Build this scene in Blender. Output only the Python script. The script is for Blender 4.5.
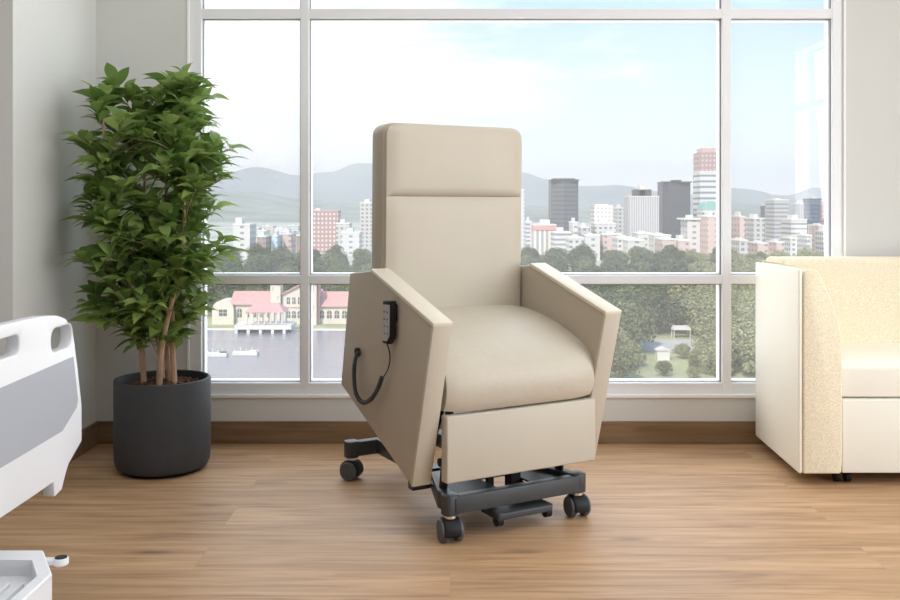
import bpy, bmesh, math, random
from mathutils import Vector, Matrix, noise
R = math.radians
random.seed(7)
for o in list(bpy.data.objects): bpy.data.objects.remove(o)
sc = bpy.context.scene
col = sc.collection

# ---------------------------------------------------------------- camera, world, lights, exposure
cam = bpy.data.cameras.new('camera'); camo = bpy.data.objects.new('camera', cam); col.objects.link(camo)
cam.sensor_width = 36; cam.lens = 38.0; cam.shift_y = -94/900
cam.clip_start = 0.05; cam.clip_end = 30000
camo.location = (0, 0, 1.1); camo.rotation_euler = (R(90), 0, 0)
sc.camera = camo
sc.view_settings.view_transform = 'Standard'; sc.view_settings.look = 'None'
sc.view_settings.gamma = 1; sc.view_settings.use_curve_mapping = False
sc.view_settings.exposure = 0.0

world = bpy.data.worlds.new('World'); sc.world = world; world.use_nodes = True
wt = world.node_tree; wt.nodes.clear()
def wn(t, **k):
    n = wt.nodes.new(t)
    for a, b in k.items(): setattr(n, a, b)
    return n
def wl(a, b): wt.links.new(a, b)
tc = wn('ShaderNodeTexCoord'); sep = wn('ShaderNodeSeparateXYZ'); wl(tc.outputs['Generated'], sep.inputs[0])
ramp = wn('ShaderNodeValToRGB'); wl(sep.outputs['Z'], ramp.inputs[0])
e = ramp.color_ramp.elements
e[0].position = 0.0; e[0].color = (0.30, 0.32, 0.30, 1)
e[1].position = 1.0; e[1].color = (0.18, 0.40, 0.80, 1)
for p, c in ((0.002, (0.84, 0.87, 0.91, 1)), (0.07, (0.60, 0.69, 0.78, 1)), (0.22, (0.33, 0.50, 0.66, 1))):
    q = e.new(p); q.color = c
mp = wn('ShaderNodeMapping'); wl(tc.outputs['Generated'], mp.inputs[0]); mp.inputs['Scale'].default_value = (2.6, 2.6, 11)
mp.inputs['Rotation'].default_value = (0, R(6), 0)
nz = wn('ShaderNodeTexNoise'); wl(mp.outputs[0], nz.inputs['Vector'])
nz.inputs['Scale'].default_value = 1.7; nz.inputs['Detail'].default_value = 9; nz.inputs['Roughness'].default_value = 0.62
# clouds gather on the left side of the view
bias = wn('ShaderNodeMath', operation='MULTIPLY'); wl(sep.outputs['X'], bias.inputs[0]); bias.inputs[1].default_value = -1.05
add = wn('ShaderNodeMath', operation='ADD'); wl(nz.outputs['Fac'], add.inputs[0]); wl(bias.outputs[0], add.inputs[1])
cr = wn('ShaderNodeMapRange'); wl(add.outputs[0], cr.inputs['Value'])
cr.inputs['From Min'].default_value = 0.42; cr.inputs['From Max'].default_value = 0.68
mx = wn('ShaderNodeMix', data_type='RGBA'); wl(cr.outputs[0], mx.inputs['Factor'])
wl(ramp.outputs[0], mx.inputs['A']); mx.inputs['B'].default_value = (.76, .765, .775, 1)
bg = wn('ShaderNodeBackground'); wl(mx.outputs['Result'], bg.inputs[0]); bg.inputs[1].default_value = 1.62
wo = wn('ShaderNodeOutputWorld'); wl(bg.outputs[0], wo.inputs[0])

def sun(energy, direction):
    l = bpy.data.lights.new('sun', 'SUN'); l.energy = energy; l.angle = R(0.8); l.color = (1, .96, .9)
    o = bpy.data.objects.new('sun', l); col.objects.link(o)
    o.rotation_euler = Vector(direction).to_track_quat('-Z', 'Y').to_euler(); o.location = (0, -20, 60)
sun(3.6, (0.45, 1.0, -0.95))
def area(name, loc, direction, sx, sy, energy, color=(1, 1, 1)):
    l = bpy.data.lights.new(name, 'AREA'); l.shape = 'RECTANGLE'; l.size = sx; l.size_y = sy; l.energy = energy; l.color = color
    o = bpy.data.objects.new(name, l); col.objects.link(o); o.location = loc
    o.rotation_euler = Vector(direction).to_track_quat('-Z', 'Y').to_euler()
    return o
area('side_window_daylight', (3.62, 1.25, 1.45), (-1, 0.0, -0.05), 3.3, 2.3, 130, (.96, .985, 1))
area('ceiling_fill_light', (0.7, 1.9, 2.84), (0, 0.0, -1), 4.2, 2.2, 36, (.96, .985, 1))  # added fill from overhead, no such fixture is seen
area('front_window_daylight', (0.3, 4.75, 1.5), (0, -1, -0.12), 3.0, 2.4, 46, (.97, .985, 1))

# ---------------------------------------------------------------- materials
def M(name, color, rough=.6, metal=0, spec=.5, bump=None, var=None, trans=0, sheen=0, coat=0):
    m = bpy.data.materials.new(name); m.use_nodes = True; t = m.node_tree
    b = t.nodes['Principled BSDF']
    b.inputs['Base Color'].default_value = (*color, 1); b.inputs['Roughness'].default_value = rough
    b.inputs['Metallic'].default_value = metal; b.inputs['Specular IOR Level'].default_value = spec
    b.inputs['Sheen Weight'].default_value = sheen; b.inputs['Coat Weight'].default_value = coat
    tcn = t.nodes.new('ShaderNodeTexCoord')
    v = var or (12, .06)
    n = t.nodes.new('ShaderNodeTexNoise'); n.inputs['Scale'].default_value = v[0]; n.inputs['Detail'].default_value = 4
    t.links.new(tcn.outputs['Object'], n.inputs['Vector'])
    mr = t.nodes.new('ShaderNodeMapRange'); t.links.new(n.outputs['Fac'], mr.inputs['Value'])
    mr.inputs['From Min'].default_value = .3; mr.inputs['From Max'].default_value = .7
    mr.inputs['To Min'].default_value = 1 - v[1]; mr.inputs['To Max'].default_value = 1 + v[1]
    vm = t.nodes.new('ShaderNodeVectorMath'); vm.operation = 'SCALE'; vm.inputs[0].default_value = color
    t.links.new(mr.outputs[0], vm.inputs['Scale']); t.links.new(vm.outputs[0], b.inputs['Base Color'])
    if bump:
        n2 = t.nodes.new('ShaderNodeTexNoise'); n2.inputs['Scale'].default_value = bump[0]; n2.inputs['Detail'].default_value = 5
        t.links.new(tcn.outputs['Object'], n2.inputs['Vector'])
        bp = t.nodes.new('ShaderNodeBump'); bp.inputs['Strength'].default_value = bump[1]; bp.inputs['Distance'].default_value = bump[2] if len(bump) > 2 else .002
        t.links.new(n2.outputs['Fac'], bp.inputs['Height']); t.links.new(bp.outputs[0], b.inputs['Normal'])
    return m

def wood(name, tint=1.0):
    m = bpy.data.materials.new(name); m.use_nodes = True; t = m.node_tree; b = t.nodes['Principled BSDF']
    L = t.links.new; N = t.nodes.new
    tcn = N('ShaderNodeTexCoord')
    br = N('ShaderNodeTexBrick'); L(tcn.outputs['Object'], br.inputs['Vector'])
    br.inputs['Scale'].default_value = 1; br.inputs['Brick Width'].default_value = 2.1; br.inputs['Row Height'].default_value = .205
    br.inputs['Mortar Size'].default_value = .0008; br.offset = .37
    br.inputs['Color1'].default_value = (0, 0, 0, 1); br.inputs['Color2'].default_value = (1, 1, 1, 1); br.inputs['Mortar'].default_value = (.5, .5, .5, 1)
    # offset the grain per plank
    sc1 = N('ShaderNodeVectorMath'); sc1.operation = 'SCALE'; L(br.outputs['Color'], sc1.inputs[0]); sc1.inputs['Scale'].default_value = 7.3
    ad = N('ShaderNodeVectorMath'); ad.operation = 'ADD'; L(tcn.outputs['Object'], ad.inputs[0]); L(sc1.outputs[0], ad.inputs[1])
    mp = N('ShaderNodeMapping'); L(ad.outputs[0], mp.inputs[0]); mp.inputs['Scale'].default_value = (1.6, 22, 22)
    g = N('ShaderNodeTexNoise'); L(mp.outputs[0], g.inputs['Vector']); g.inputs['Scale'].default_value = 1.3; g.inputs['Detail'].default_value = 8; g.inputs['Roughness'].default_value = .6; g.inputs['Distortion'].default_value = .6
    mp2 = N('ShaderNodeMapping'); L(ad.outputs[0], mp2.inputs[0]); mp2.inputs['Scale'].default_value = (.7, 3.0, 3.0)
    g2 = N('ShaderNodeTexNoise'); L(mp2.outputs[0], g2.inputs['Vector']); g2.inputs['Scale'].default_value = 1.6; g2.inputs['Detail'].default_value = 4
    cr = N('ShaderNodeValToRGB'); L(g.outputs['Fac'], cr.inputs[0])
    el = cr.color_ramp.elements
    el[0].position = .28; el[0].color = (.30*tint, .165*tint, .085*tint, 1)
    el[1].position = .62; el[1].color = (.56*tint, .355*tint, .205*tint, 1)
    q = el.new(.46); q.color = (.47*tint, .285*tint, .155*tint, 1)
    q = el.new(.85); q.color = (.63*tint, .42*tint, .26*tint, 1)
    mr = N('ShaderNodeMapRange'); L(g2.outputs['Fac'], mr.inputs['Value']); mr.inputs['From Min'].default_value = .3; mr.inputs['From Max'].default_value = .7
    mr.inputs['To Min'].default_value = .84; mr.inputs['To Max'].default_value = 1.12
    vm = N('ShaderNodeVectorMath'); vm.operation = 'SCALE'; L(cr.outputs[0], vm.inputs[0]); L(mr.outputs[0], vm.inputs['Scale'])
    # small knots and cracks
    mp3 = N('ShaderNodeMapping'); L(tcn.outputs['Object'], mp3.inputs[0]); mp3.inputs['Scale'].default_value = (1.5, 5.2, 5.2)
    vo = N('ShaderNodeTexVoronoi'); L(mp3.outputs[0], vo.inputs['Vector']); vo.inputs['Scale'].default_value = .95
    kr = N('ShaderNodeMapRange'); L(vo.outputs['Distance'], kr.inputs['Value']); kr.inputs['From Min'].default_value = .02; kr.inputs['From Max'].default_value = .13
    kr.inputs['To Min'].default_value = .52; kr.inputs['To Max'].default_value = 1
    vm2 = N('ShaderNodeVectorMath'); vm2.operation = 'SCALE'; L(vm.outputs[0], vm2.inputs[0]); L(kr.outputs[0], vm2.inputs['Scale'])
    mo = N('ShaderNodeMapRange'); L(br.outputs['Fac'], mo.inputs['Value']); mo.inputs['To Min'].default_value = 1; mo.inputs['To Max'].default_value = .93
    vm3 = N('ShaderNodeVectorMath'); vm3.operation = 'SCALE'; L(vm2.outputs[0], vm3.inputs[0]); L(mo.outputs[0], vm3.inputs['Scale'])
    L(vm3.outputs[0], b.inputs['Base Color']); b.inputs['Roughness'].default_value = .5; b.inputs['Specular IOR Level'].default_value = .35
    bp = N('ShaderNodeBump'); bp.inputs['Strength'].default_value = .12; bp.inputs['Distance'].default_value = .001
    L(g.outputs['Fac'], bp.inputs['Height']); L(bp.outputs[0], b.inputs['Normal'])
    return m

def facade(name, wall, win, cw, ch, fx=.5, fz=.5, rough=.6, winrough=.4):
    """wall colour with a regular window pattern in object space"""
    m = bpy.data.materials.new(name); m.use_nodes = True; t = m.node_tree; b = t.nodes['Principled BSDF']
    L = t.links.new; N = t.nodes.new
    tcn = N('ShaderNodeTexCoord'); s = N('ShaderNodeSeparateXYZ'); L(tcn.outputs['Object'], s.inputs[0])
    def mth(op, a, bb):
        n = N('ShaderNodeMath'); n.operation = op
        for i, k in enumerate((a, bb)):
            if k is None: continue
            if isinstance(k, (int, float)): n.inputs[i].default_value = k
            else: L(k, n.inputs[i])
        return n.outputs[0]
    uu = mth('ADD', s.outputs['X'], s.outputs['Y'])
    a = mth('LESS_THAN', mth('FRACT', mth('DIVIDE', mth('ADD', uu, 500), cw), None), fx)
    z = mth('LESS_THAN', mth('FRACT', mth('DIVIDE', mth('ADD', s.outputs['Z'], 500), ch), None), fz)
    f = mth('MULTIPLY', a, z)
    g = N('ShaderNodeNewGeometry'); sn = N('ShaderNodeSeparateXYZ'); L(g.outputs['Normal'], sn.inputs[0])
    up = mth('LESS_THAN', sn.outputs['Z'], .5); f = mth('MULTIPLY', f, up)
    mx = N('ShaderNodeMix'); mx.data_type = 'RGBA'; L(f, mx.inputs['Factor']); mx.inputs['A'].default_value = (*wall, 1); mx.inputs['B'].default_value = (*win, 1)
    L(mx.outputs['Result'], b.inputs['Base Color']); b.inputs['Roughness'].default_value = rough; b.inputs['Specular IOR Level'].default_value = .2
    return m

def glass_mat(name, refl=.07, veil=.085):
    m = bpy.data.materials.new(name); m.use_nodes = True; t = m.node_tree; t.nodes.clear()
    L = t.links.new; N = t.nodes.new
    tr = N('ShaderNodeBsdfTransparent'); tr.inputs[0].default_value = (.985, .99, .99, 1)
    gl = N('ShaderNodeBsdfGlossy'); gl.inputs['Roughness'].default_value = 0.0
    tl = N('ShaderNodeBsdfTranslucent'); tl.inputs[0].default_value = (1, .99, .985, 1)
    lw = N('ShaderNodeLayerWeight'); lw.inputs['Blend'].default_value = .5
    pw = N('ShaderNodeMath'); pw.operation = 'POWER'; L(lw.outputs['Facing'], pw.inputs[0]); pw.inputs[1].default_value = 5
    ma = N('ShaderNodeMath'); ma.operation = 'MULTIPLY_ADD'; L(pw.outputs[0], ma.inputs[0]); ma.inputs[1].default_value = .85; ma.inputs[2].default_value = refl
    m1 = N('ShaderNodeMixShader'); m1.inputs[0].default_value = veil; L(tr.outputs[0], m1.inputs[1]); L(tl.outputs[0], m1.inputs[2])  # translucent share added to wash the view pale
    m2 = N('ShaderNodeMixShader'); L(ma.outputs[0], m2.inputs[0]); L(m1.outputs[0], m2.inputs[1]); L(gl.outputs[0], m2.inputs[2])
    out = N('ShaderNodeOutputMaterial'); L(m2.outputs[0], out.inputs[0])
    return m

def leaf_mat(name, c1, c2, scale=3, tr=.35, rough=.45):
    m = bpy.data.materials.new(name); m.use_nodes = True; t = m.node_tree; b = t.nodes['Principled BSDF']
    L = t.links.new; N = t.nodes.new
    g = N('ShaderNodeNewGeometry')
    mx = N('ShaderNodeMix'); mx.data_type = 'RGBA'; L(g.outputs['Random Per Island'], mx.inputs['Factor'])
    mx.inputs['A'].default_value = (*c1, 1); mx.inputs['B'].default_value = (*c2, 1)
    L(mx.outputs['Result'], b.inputs['Base Color']); b.inputs['Roughness'].default_value = rough; b.inputs['Specular IOR Level'].default_value = .35
    tl = N('ShaderNodeBsdfTranslucent'); L(mx.outputs['Result'], tl.inputs[0])
    ms = N('ShaderNodeMixShader'); ms.inputs[0].default_value = tr
    L(b.outputs[0], ms.inputs[1]); L(tl.outputs[0], ms.inputs[2]); L(ms.outputs[0], t.nodes['Material Output'].inputs[0])
    return m

m_wall = M('wall_paint', (.69, .69, .675), .8, bump=(160, .05), var=(2, .015))
m_ceil = M('ceiling_paint', (.85, .85, .84), .9)
m_frame = M('window_frame_paint', (.86, .87, .905), .4, var=(3, .01))
m_sill = M('window_ledge_white', (.93, .93, .93), .45, var=(3, .01))
m_ext = M('outer_frame_lit_white', (.95, .95, .96), .5, var=(3, .01))  # whiter than the frame paint, daylit brightness put into the colour
m_gasket = M('gasket', (.30, .31, .35), .6)
m_floor = wood('oak_floor', .93)
m_base = wood('oak_baseboard', .50)
m_glass = glass_mat('window_glass')
m_vinyl = M('beige_vinyl', (.56, .505, .42), .42, spec=.35, bump=(260, .08, .0006), var=(5, .018))
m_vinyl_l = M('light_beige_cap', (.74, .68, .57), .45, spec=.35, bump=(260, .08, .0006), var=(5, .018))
m_vinyl_shaded = M('shaded_beige_vinyl', (.49, .425, .345), .48, spec=.3, bump=(260, .08, .0006), var=(5, .018))  # darker copy of the beige, shade put into arms and back shell
m_seam = M('seam_thread', (.45, .38, .27), .7)
m_charcoal = M('charcoal_metal', (.062, .065, .072), .48, metal=.25, spec=.5, bump=(400, .08, .0003))
m_black = M('black_plastic', (.014, .014, .015), .5, spec=.25)
m_wheel = M('grey_wheel', (.085, .09, .10), .5)
m_chrome = M('steel', (.75, .75, .77), .25, metal=1)
m_hand = M('handset_face', (.42, .42, .42), .4)
m_pot = M('charcoal_pot', (.045, .048, .055), .62, bump=(300, .25, .0006), var=(30, .06))
m_soil = M('bark_mulch', (.13, .062, .035), .9, bump=(60, .8, .01), var=(45, .6))
m_stem = M('pale_stem', (.50, .33, .22), .75, bump=(60, .4, .002), var=(20, .15))
m_twig = M('twig', (.30, .26, .14), .7)
m_leaf = leaf_mat('plant_leaf', (.13, .23, .055), (.40, .54, .17), tr=.42, rough=.38)
m_sofa_w = M('ivory_vinyl', (.94, .91, .81), .5, bump=(200, .05, .0006), var=(4, .01))
m_sofa_f = M('straw_weave', (.90, .81, .62), .85, bump=(260, .9, .0022), var=(170, .13))
m_bed = M('white_bed_plastic', (.79, .80, .835), .4, var=(4, .01))
m_bedg = M('grey_bed_inset', (.40, .42, .47), .5, var=(4, .01))
m_bedd = M('grey_bed_column', (.55, .55, .58), .5)  # plain mid grey of the lift columns
m_matt = M('mattress_cover', (.55, .62, .70), .7)

# ---------------------------------------------------------------- helpers
def link(name, bm, mat, parent=None, smooth=False, mod=None):
    bmesh.ops.recalc_face_normals(bm, faces=bm.faces[:])
    me = bpy.data.meshes.new(name); bm.to_mesh(me); bm.free()
    if isinstance(mat, (list, tuple)):
        for k in mat: me.materials.append(k)
    else: me.materials.append(mat)
    if smooth:
        me.polygons.foreach_set('use_smooth', [True]*len(me.polygons))
        try: me.set_sharp_from_angle(angle=R(smooth if smooth is not True else 40))
        except Exception: pass
    o = bpy.data.objects.new(name, me); col.objects.link(o)
    if parent: o.parent = parent
    return o
def empty(name, loc, rz=0):
    o = bpy.data.objects.new(name, None); col.objects.link(o); o.location = loc; o.rotation_euler = (0, 0, rz); o.empty_display_size = .1
    return o
def tag(o, label, cat=None, group=None, kind=None):
    if label: o['label'] = label
    if cat: o['category'] = cat
    if group: o['group'] = group
    if kind: o['kind'] = kind
    return o
def struct(name, bm, mat, **k):
    o = link(name, bm, mat, **k)
    if not o.parent: o['kind'] = 'structure'
    return o
def copy_tree(o, parent=None):
    c = o.copy(); col.objects.link(c); c.parent = parent
    for ch in o.children: copy_tree(ch, c)
    return c
def bev(bm, geom_edges, w, seg=2):
    if w > 0: bmesh.ops.bevel(bm, geom=geom_edges, offset=w, segments=seg, profile=.5, affect='EDGES', clamp_overlap=True)
def box(bm, x0, x1, y0, y1, z0, z1, b=0, seg=2, mi=0):
    t = bmesh.new()
    bmesh.ops.create_cube(t, size=1)
    bmesh.ops.scale(t, vec=(x1-x0, y1-y0, z1-z0), verts=t.verts); bmesh.ops.translate(t, vec=((x0+x1)/2, (y0+y1)/2, (z0+z1)/2), verts=t.verts)
    bev(t, t.edges[:], b, seg)
    merge(bm, t, mi=mi)
    return bm
def merge(bm, t, mat=None, mi=0):
    me = bpy.data.meshes.new('tmp'); t.to_mesh(me); t.free()
    if mat is not None: me.transform(mat)
    n = len(bm.faces); bm.from_mesh(me); bpy.data.meshes.remove(me)
    bm.faces.ensure_lookup_table()
    for f in bm.faces[n:]: f.material_index = mi
def prism(bm, poly, axis, a0, a1, b=0, seg=2, mi=0):
    """poly in the plane across `axis`: axis x -> (y,z), y -> (x,z), z -> (x,y)"""
    t = bmesh.new()
    def P(p, a):
        return {'x': (a, p[0], p[1]), 'y': (p[0], a, p[1]), 'z': (p[0], p[1], a)}[axis]
    v0 = [t.verts.new(P(p, a0)) for p in poly]; v1 = [t.verts.new(P(p, a1)) for p in poly]
    t.faces.new(v0); t.faces.new(v1[::-1]); n = len(poly)
    for i in range(n): t.faces.new((v0[i], v1[i], v1[(i+1) % n], v0[(i+1) % n]))
    bmesh.ops.recalc_face_normals(t, faces=t.faces[:])
    if b:
        es = [e for e in t.edges if e.calc_face_angle(0) > .35]
        bev(t, es, b, seg)
    merge(bm, t, mi=mi)
    return bm
def tube(bm, pts, r, n=8, mi=0, closed=False):
    pts = [Vector(p) for p in pts]; rs = r if isinstance(r, (list, tuple)) else [r]*len(pts)
    rings = []; up = None
    for i, p in enumerate(pts):
        d = (pts[min(i+1, len(pts)-1)] - pts[max(i-1, 0)]).normalized()
        if up is None:
            up = d.orthogonal().normalized()
        else:
            up = (up - d*up.dot(d));
            up = up.normalized() if up.length > 1e-6 else d.orthogonal().normalized()
        s = d.cross(up)
        rings.append([bm.verts.new(p + (up*math.cos(2*math.pi*k/n) + s*math.sin(2*math.pi*k/n))*rs[i]) for k in range(n)])
    for a, b in zip(rings, rings[1:]):
        for k in range(n):
            f = bm.faces.new((a[k], a[(k+1) % n], b[(k+1) % n], b[k])); f.material_index = mi
    f = bm.faces.new(rings[0][::-1]); f.material_index = mi
    f = bm.faces.new(rings[-1]); f.material_index = mi
    return bm
def lathe(bm, prof, n=32, c=(0, 0, 0), mi=0):
    rings = []
    for r, z in prof:
        if r < 1e-6: rings.append([bm.verts.new((c[0], c[1], c[2]+z))])
        else: rings.append([bm.verts.new((c[0]+r*math.cos(2*math.pi*k/n), c[1]+r*math.sin(2*math.pi*k/n), c[2]+z)) for k in range(n)])
    for a, b in zip(rings, rings[1:]):
        for k in range(n):
            k2 = (k+1) % n
            if len(a) == 1 and len(b) == 1: continue
            if len(a) == 1: f = bm.faces.new((a[0], b[k2], b[k]))
            elif len(b) == 1: f = bm.faces.new((a[k], a[k2], b[0]))
            else: f = bm.faces.new((a[k], a[k2], b[k2], b[k]))
            f.material_index = mi
    return bm
def rrect(x0, x1, z0, z1, r, n=6, corners=(1, 1, 1, 1)):
    """rounded rectangle, corners order: bottom-left, bottom-right, top-right, top-left"""
    out = []
    for (cx, cz, a0, on, X, Z) in ((x0+r, z0+r, 180, corners[0], x0, z0), (x1-r, z0+r, 270, corners[1], x1, z0), (x1-r, z1-r, 0, corners[2], x1, z1), (x0+r, z1-r, 90, corners[3], x0, z1)):
        if not on: out.append((X, Z)); continue
        for k in range(n+1):
            a = R(a0 + 90*k/n); out.append((cx+r*math.cos(a), cz+r*math.sin(a)))
    return out
def smooth_pts(pts, n=6):
    pts = [Vector(p) for p in pts]; out = []
    for i in range(len(pts)-1):
        p0 = pts[max(i-1, 0)]; p1 = pts[i]; p2 = pts[i+1]; p3 = pts[min(i+2, len(pts)-1)]
        for k in range(n):
            t = k/n
            out.append(.5*((2*p1) + (p2-p0)*t + (2*p0-5*p1+4*p2-p3)*t*t + (3*p1-p0-3*p2+p3)*t**3))
    out.append(pts[-1]); return out

# ================================================================ ROOM SHELL
YW = 4.409          # inner face of the window wall
XL = -1.643         # short wall left of the plant
YP = 3.57           # where that wall ends towards the room
XR, XF, YB, ZC = 3.4, -3.9, -4.2, 2.9
bm = bmesh.new(); box(bm, XF-.2, XR+.2, YB-.2, YW+.12, -.2, 0); struct('floor', bm, m_floor)
bm = bmesh.new(); box(bm, XF-.2, XR+.2, YB-.2, YW+.25, ZC, ZC+.2); struct('ceiling', bm, m_ceil)
WX0, WX1, WZ0, WZ1 = -1.220, 1.836, .214, 2.72
bm = bmesh.new()
box(bm, XL-.2, WX0, YW, YW+.14, 0, ZC); box(bm, WX1, XR+.2, YW, YW+.14, 0, ZC)
box(bm, WX0, WX1, YW, YW+.14, 0, WZ0); box(bm, WX0, WX1, YW, YW+.14, WZ1, ZC)
struct('wall_front', bm, m_wall)
bm = bmesh.new(); box(bm, XF-.2, XL, YP, YW, 0, ZC); struct('wall_left', bm, m_wall)
bm = bmesh.new(); box(bm, XF-.2, XF, YB, YP, 0, ZC); struct('wall_far_left', bm, m_wall)
bm = bmesh.new(); box(bm, XF-.2, XR+.2, YB-.2, YB, 0, ZC); struct('wall_back', bm, m_wall)
# right wall with the side window opening (its glow shows in the right pane's reflection)
RY0, RY1, RZ0, RZ1 = -.45, 2.95, .25, 2.66
bm = bmesh.new()
box(bm, XR, XR+.14, YB, RY0, 0, ZC); box(bm, XR, XR+.14, RY1, YW, 0, ZC)
box(bm, XR, XR+.14, RY0, RY1, 0, RZ0); box(bm, XR, XR+.14, RY0, RY1, RZ1, ZC)
struct('wall_right', bm, m_wall)
# baseboards
bm = bmesh.new(); box(bm, XL, XR, YW-.016, YW, 0, .102, .002); struct('baseboard_front', bm, m_base)
bm = bmesh.new(); box(bm, XL, XL+.016, YP, YW-.016, 0, .102, .002); struct('baseboard_left', bm, m_base)
bm = bmesh.new(); box(bm, XR-.016, XR, YB, YW-.016, 0, .102, .002); struct('baseboard_right', bm, m_base)

# front window: frame, mullions, transoms, glass
FY0, FY1 = YW+.008, YW+.098           # frame depth
GY = YW+.040                            # glass
def wx(px): return (px-450)/950*FY0
def wz(py): return 1.1-(py-206)/950*FY0
win = empty('window_1', (0, 0, 0)); win['kind'] = 'structure'
bm = bmesh.new()
xs = [(wx(191), wx(201.5)), (wx(300.3), wx(309.0)), (wx(722.3), wx(731.4)), (wx(832.5), wx(843.5))]
zs = [(WZ0+.006, wz(383)), (wz(284), wz(275)), (wz(18), wz(8.5)), (WZ1-.06, WZ1)]
xs[0] = (WX0+.004, xs[0][1]); xs[3] = (xs[3][0], WX1-.004)
for a, b in (xs[0], xs[3]): box(bm, a, b, FY0, FY1, zs[0][0], zs[3][1], .003)
for a, b in (xs[1], xs[2]): box(bm, a, b, FY0, FY1, zs[0][0], zs[3][1], .003)
for j, (a, b) in enumerate(zs):
    for i in range(3): box(bm, xs[i][1]-.002, xs[i+1][0]+.002, FY0+.001, FY1, a, b, .003)
link('window_frame', bm, m_frame, win)
# outer glazing stops beyond the glass, daylight put into their whiter colour
bm = bmesh.new()
for i in range(3):
    for j in range(3):
        a, b, c, d = xs[i][1], xs[i+1][0], zs[j][1], zs[j+1][0]; s = .006
        box(bm, a, a+s, GY+.006, FY1-.008, c, d); box(bm, b-s, b, GY+.006, FY1-.008, c, d)
        box(bm, a, b, GY+.006, FY1-.008, c, c+s); box(bm, a, b, GY+.006, FY1-.008, d-s, d)
link('glazing_stop', bm, m_ext, win)
bm = bmesh.new()
for i in range(3):
    for j in range(3):
        a, b, c, d = xs[i][1], xs[i+1][0], zs[j][1], zs[j+1][0]; s = .005
        y0, y1 = GY-.012, GY-.002
        box(bm, a, a+s, y0, y1, c, d); box(bm, b-s, b, y0, y1, c, d); box(bm, a, b, y0, y1, c, c+s*.6); box(bm, a, b, y0, y1, d-s, d)
link('gasket', bm, m_gasket, win)
for i in range(3):
    for j in range(3):
        a, b, c, d = xs[i][1], xs[i+1][0], zs[j][1], zs[j+1][0]
        bm = bmesh.new(); vs = [bm.verts.new(p) for p in ((a, GY, c), (b, GY, c), (b, GY, d), (a, GY, d))]; bm.faces.new(vs)
        link('glass_pane', bm, m_glass, win)
bm = bmesh.new(); box(bm, WX0, WX1, YW-.010, YW+.02, WZ0-.004, WZ0+.012, .003); struct('trim_1', bm, m_sill)
bm = bmesh.new(); box(bm, WX0-.001, WX0+.010, YW-.004, YW+.02, WZ0, WZ1, .002); box(bm, WX1-.010, WX1+.001, YW-.004, YW+.02, WZ0, WZ1, .002); struct('trim_2', bm, m_sill)
# side window in the right wall
w2 = empty('window_2', (0, 0, 0)); w2['kind'] = 'structure'
bm = bmesh.new(); X0, X1 = XR-.02, XR+.10
ys = [RY0, RY0+1.13, RY0+2.27, RY1]
for y in ys: box(bm, X0, X1, max(RY0, y-.045), min(RY1, y+.045), RZ0, RZ1, .003)
for z in (RZ0+.03, .95, 2.05, RZ1-.03): box(bm, X0+.002, X1-.002, RY0, RY1, z-.03, z+.03, .003)
link('window_frame', bm, m_ext, w2)

# ================================================================ OUTSIDE: park, lake, city and mountains seen from an upper floor
G = -38.9                                   # street level below the room's floor
def at(px, py, Y): return ((px-450)/950*Y, Y, 1.1-(py-206)/950*Y)
def zt(py, Y): return 1.1-(py-206)/950*Y
def xt(px, Y): return (px-450)/950*Y
m_grass = M('park_grass', (.36, .37, .20), .95, var=(.04, .25))
m_plain = M('city_ground', (.42, .42, .36), .95, var=(.01, .3))
m_water = M('lake_water', (.25, .235, .26), .22, spec=.6, bump=(.9, .55, .25), var=(.02, .08))
m_shore = M('shore_path', (.80, .74, .64), .9, var=(.1, .05))
m_mount = M('mountain_rock', (.20, .22, .21), .95, var=(.0012, .35))
m_hill = M('foothill_scrub', (.22, .24, .18), .95, var=(.006, .4))
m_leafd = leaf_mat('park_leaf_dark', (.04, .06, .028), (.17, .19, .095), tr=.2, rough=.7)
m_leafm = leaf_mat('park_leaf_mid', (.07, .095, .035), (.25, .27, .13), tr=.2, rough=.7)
m_leafl = leaf_mat('park_leaf_paled', (.17, .18, .075), (.42, .41, .23), tr=.2, rough=.7)  # pale leaves carry the brightness reflected in the right of the window
m_bark = M('bark', (.16, .12, .08), .9)
m_cream = M('cream_stucco', (.68, .61, .53), .8, var=(.3, .04)); m_white = M('white_stucco', (.68, .66, .63), .8, var=(.3, .04))
m_tile = M('rose_roof_tiles', (.58, .31, .29), .85, var=(1.2, .10)); m_dark = M('dark_window', (.12, .12, .12), .4)
m_rooft = M('flat_roof', (.62, .60, .57), .9)

bm = bmesh.new(); vs = [bm.verts.new(p) for p in ((-9000, 200, G), (9000, 200, G), (9000, 9000, G), (-9000, 9000, G))]; bm.faces.new(vs)
tag(link('city_plain', bm, m_plain), None, kind='structure')
bm = bmesh.new(); vs = [bm.verts.new(p) for p in ((-400, 8, G+.05), (500, 8, G+.05), (700, 640, G+.05), (-700, 640, G+.05))]; bm.faces.new(vs)
tag(link('park_lawn', bm, m_grass), None, kind='structure')
bm = bmesh.new(); pts = [(-170, 120), (20, 120), (26, 200), (22, 262), (6, 298), (-30, 304), (-110, 306), (-190, 300)]
vs = [bm.verts.new((a, b, G+.15)) for a, b in pts]; bm.faces.new(vs); tag(link('lake', bm, m_water), None, kind='structure')
bm = bmesh.new(); vs = [bm.verts.new(p) for p in ((-190, 299.5, G+.1), (-110, 305.5, G+.1), (-30, 303.5, G+.1), (6, 297.5, G+.1), (7, 300.5, G+.22), (-30, 307.5, G+.22), (-110, 309.5, G+.22), (-190, 303.5, G+.22))]
for k in range(3): bm.faces.new((vs[k], vs[k+1], vs[6-k], vs[7-k]))
tag(link('shore_path', bm, m_shore), None, kind='structure')
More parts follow.
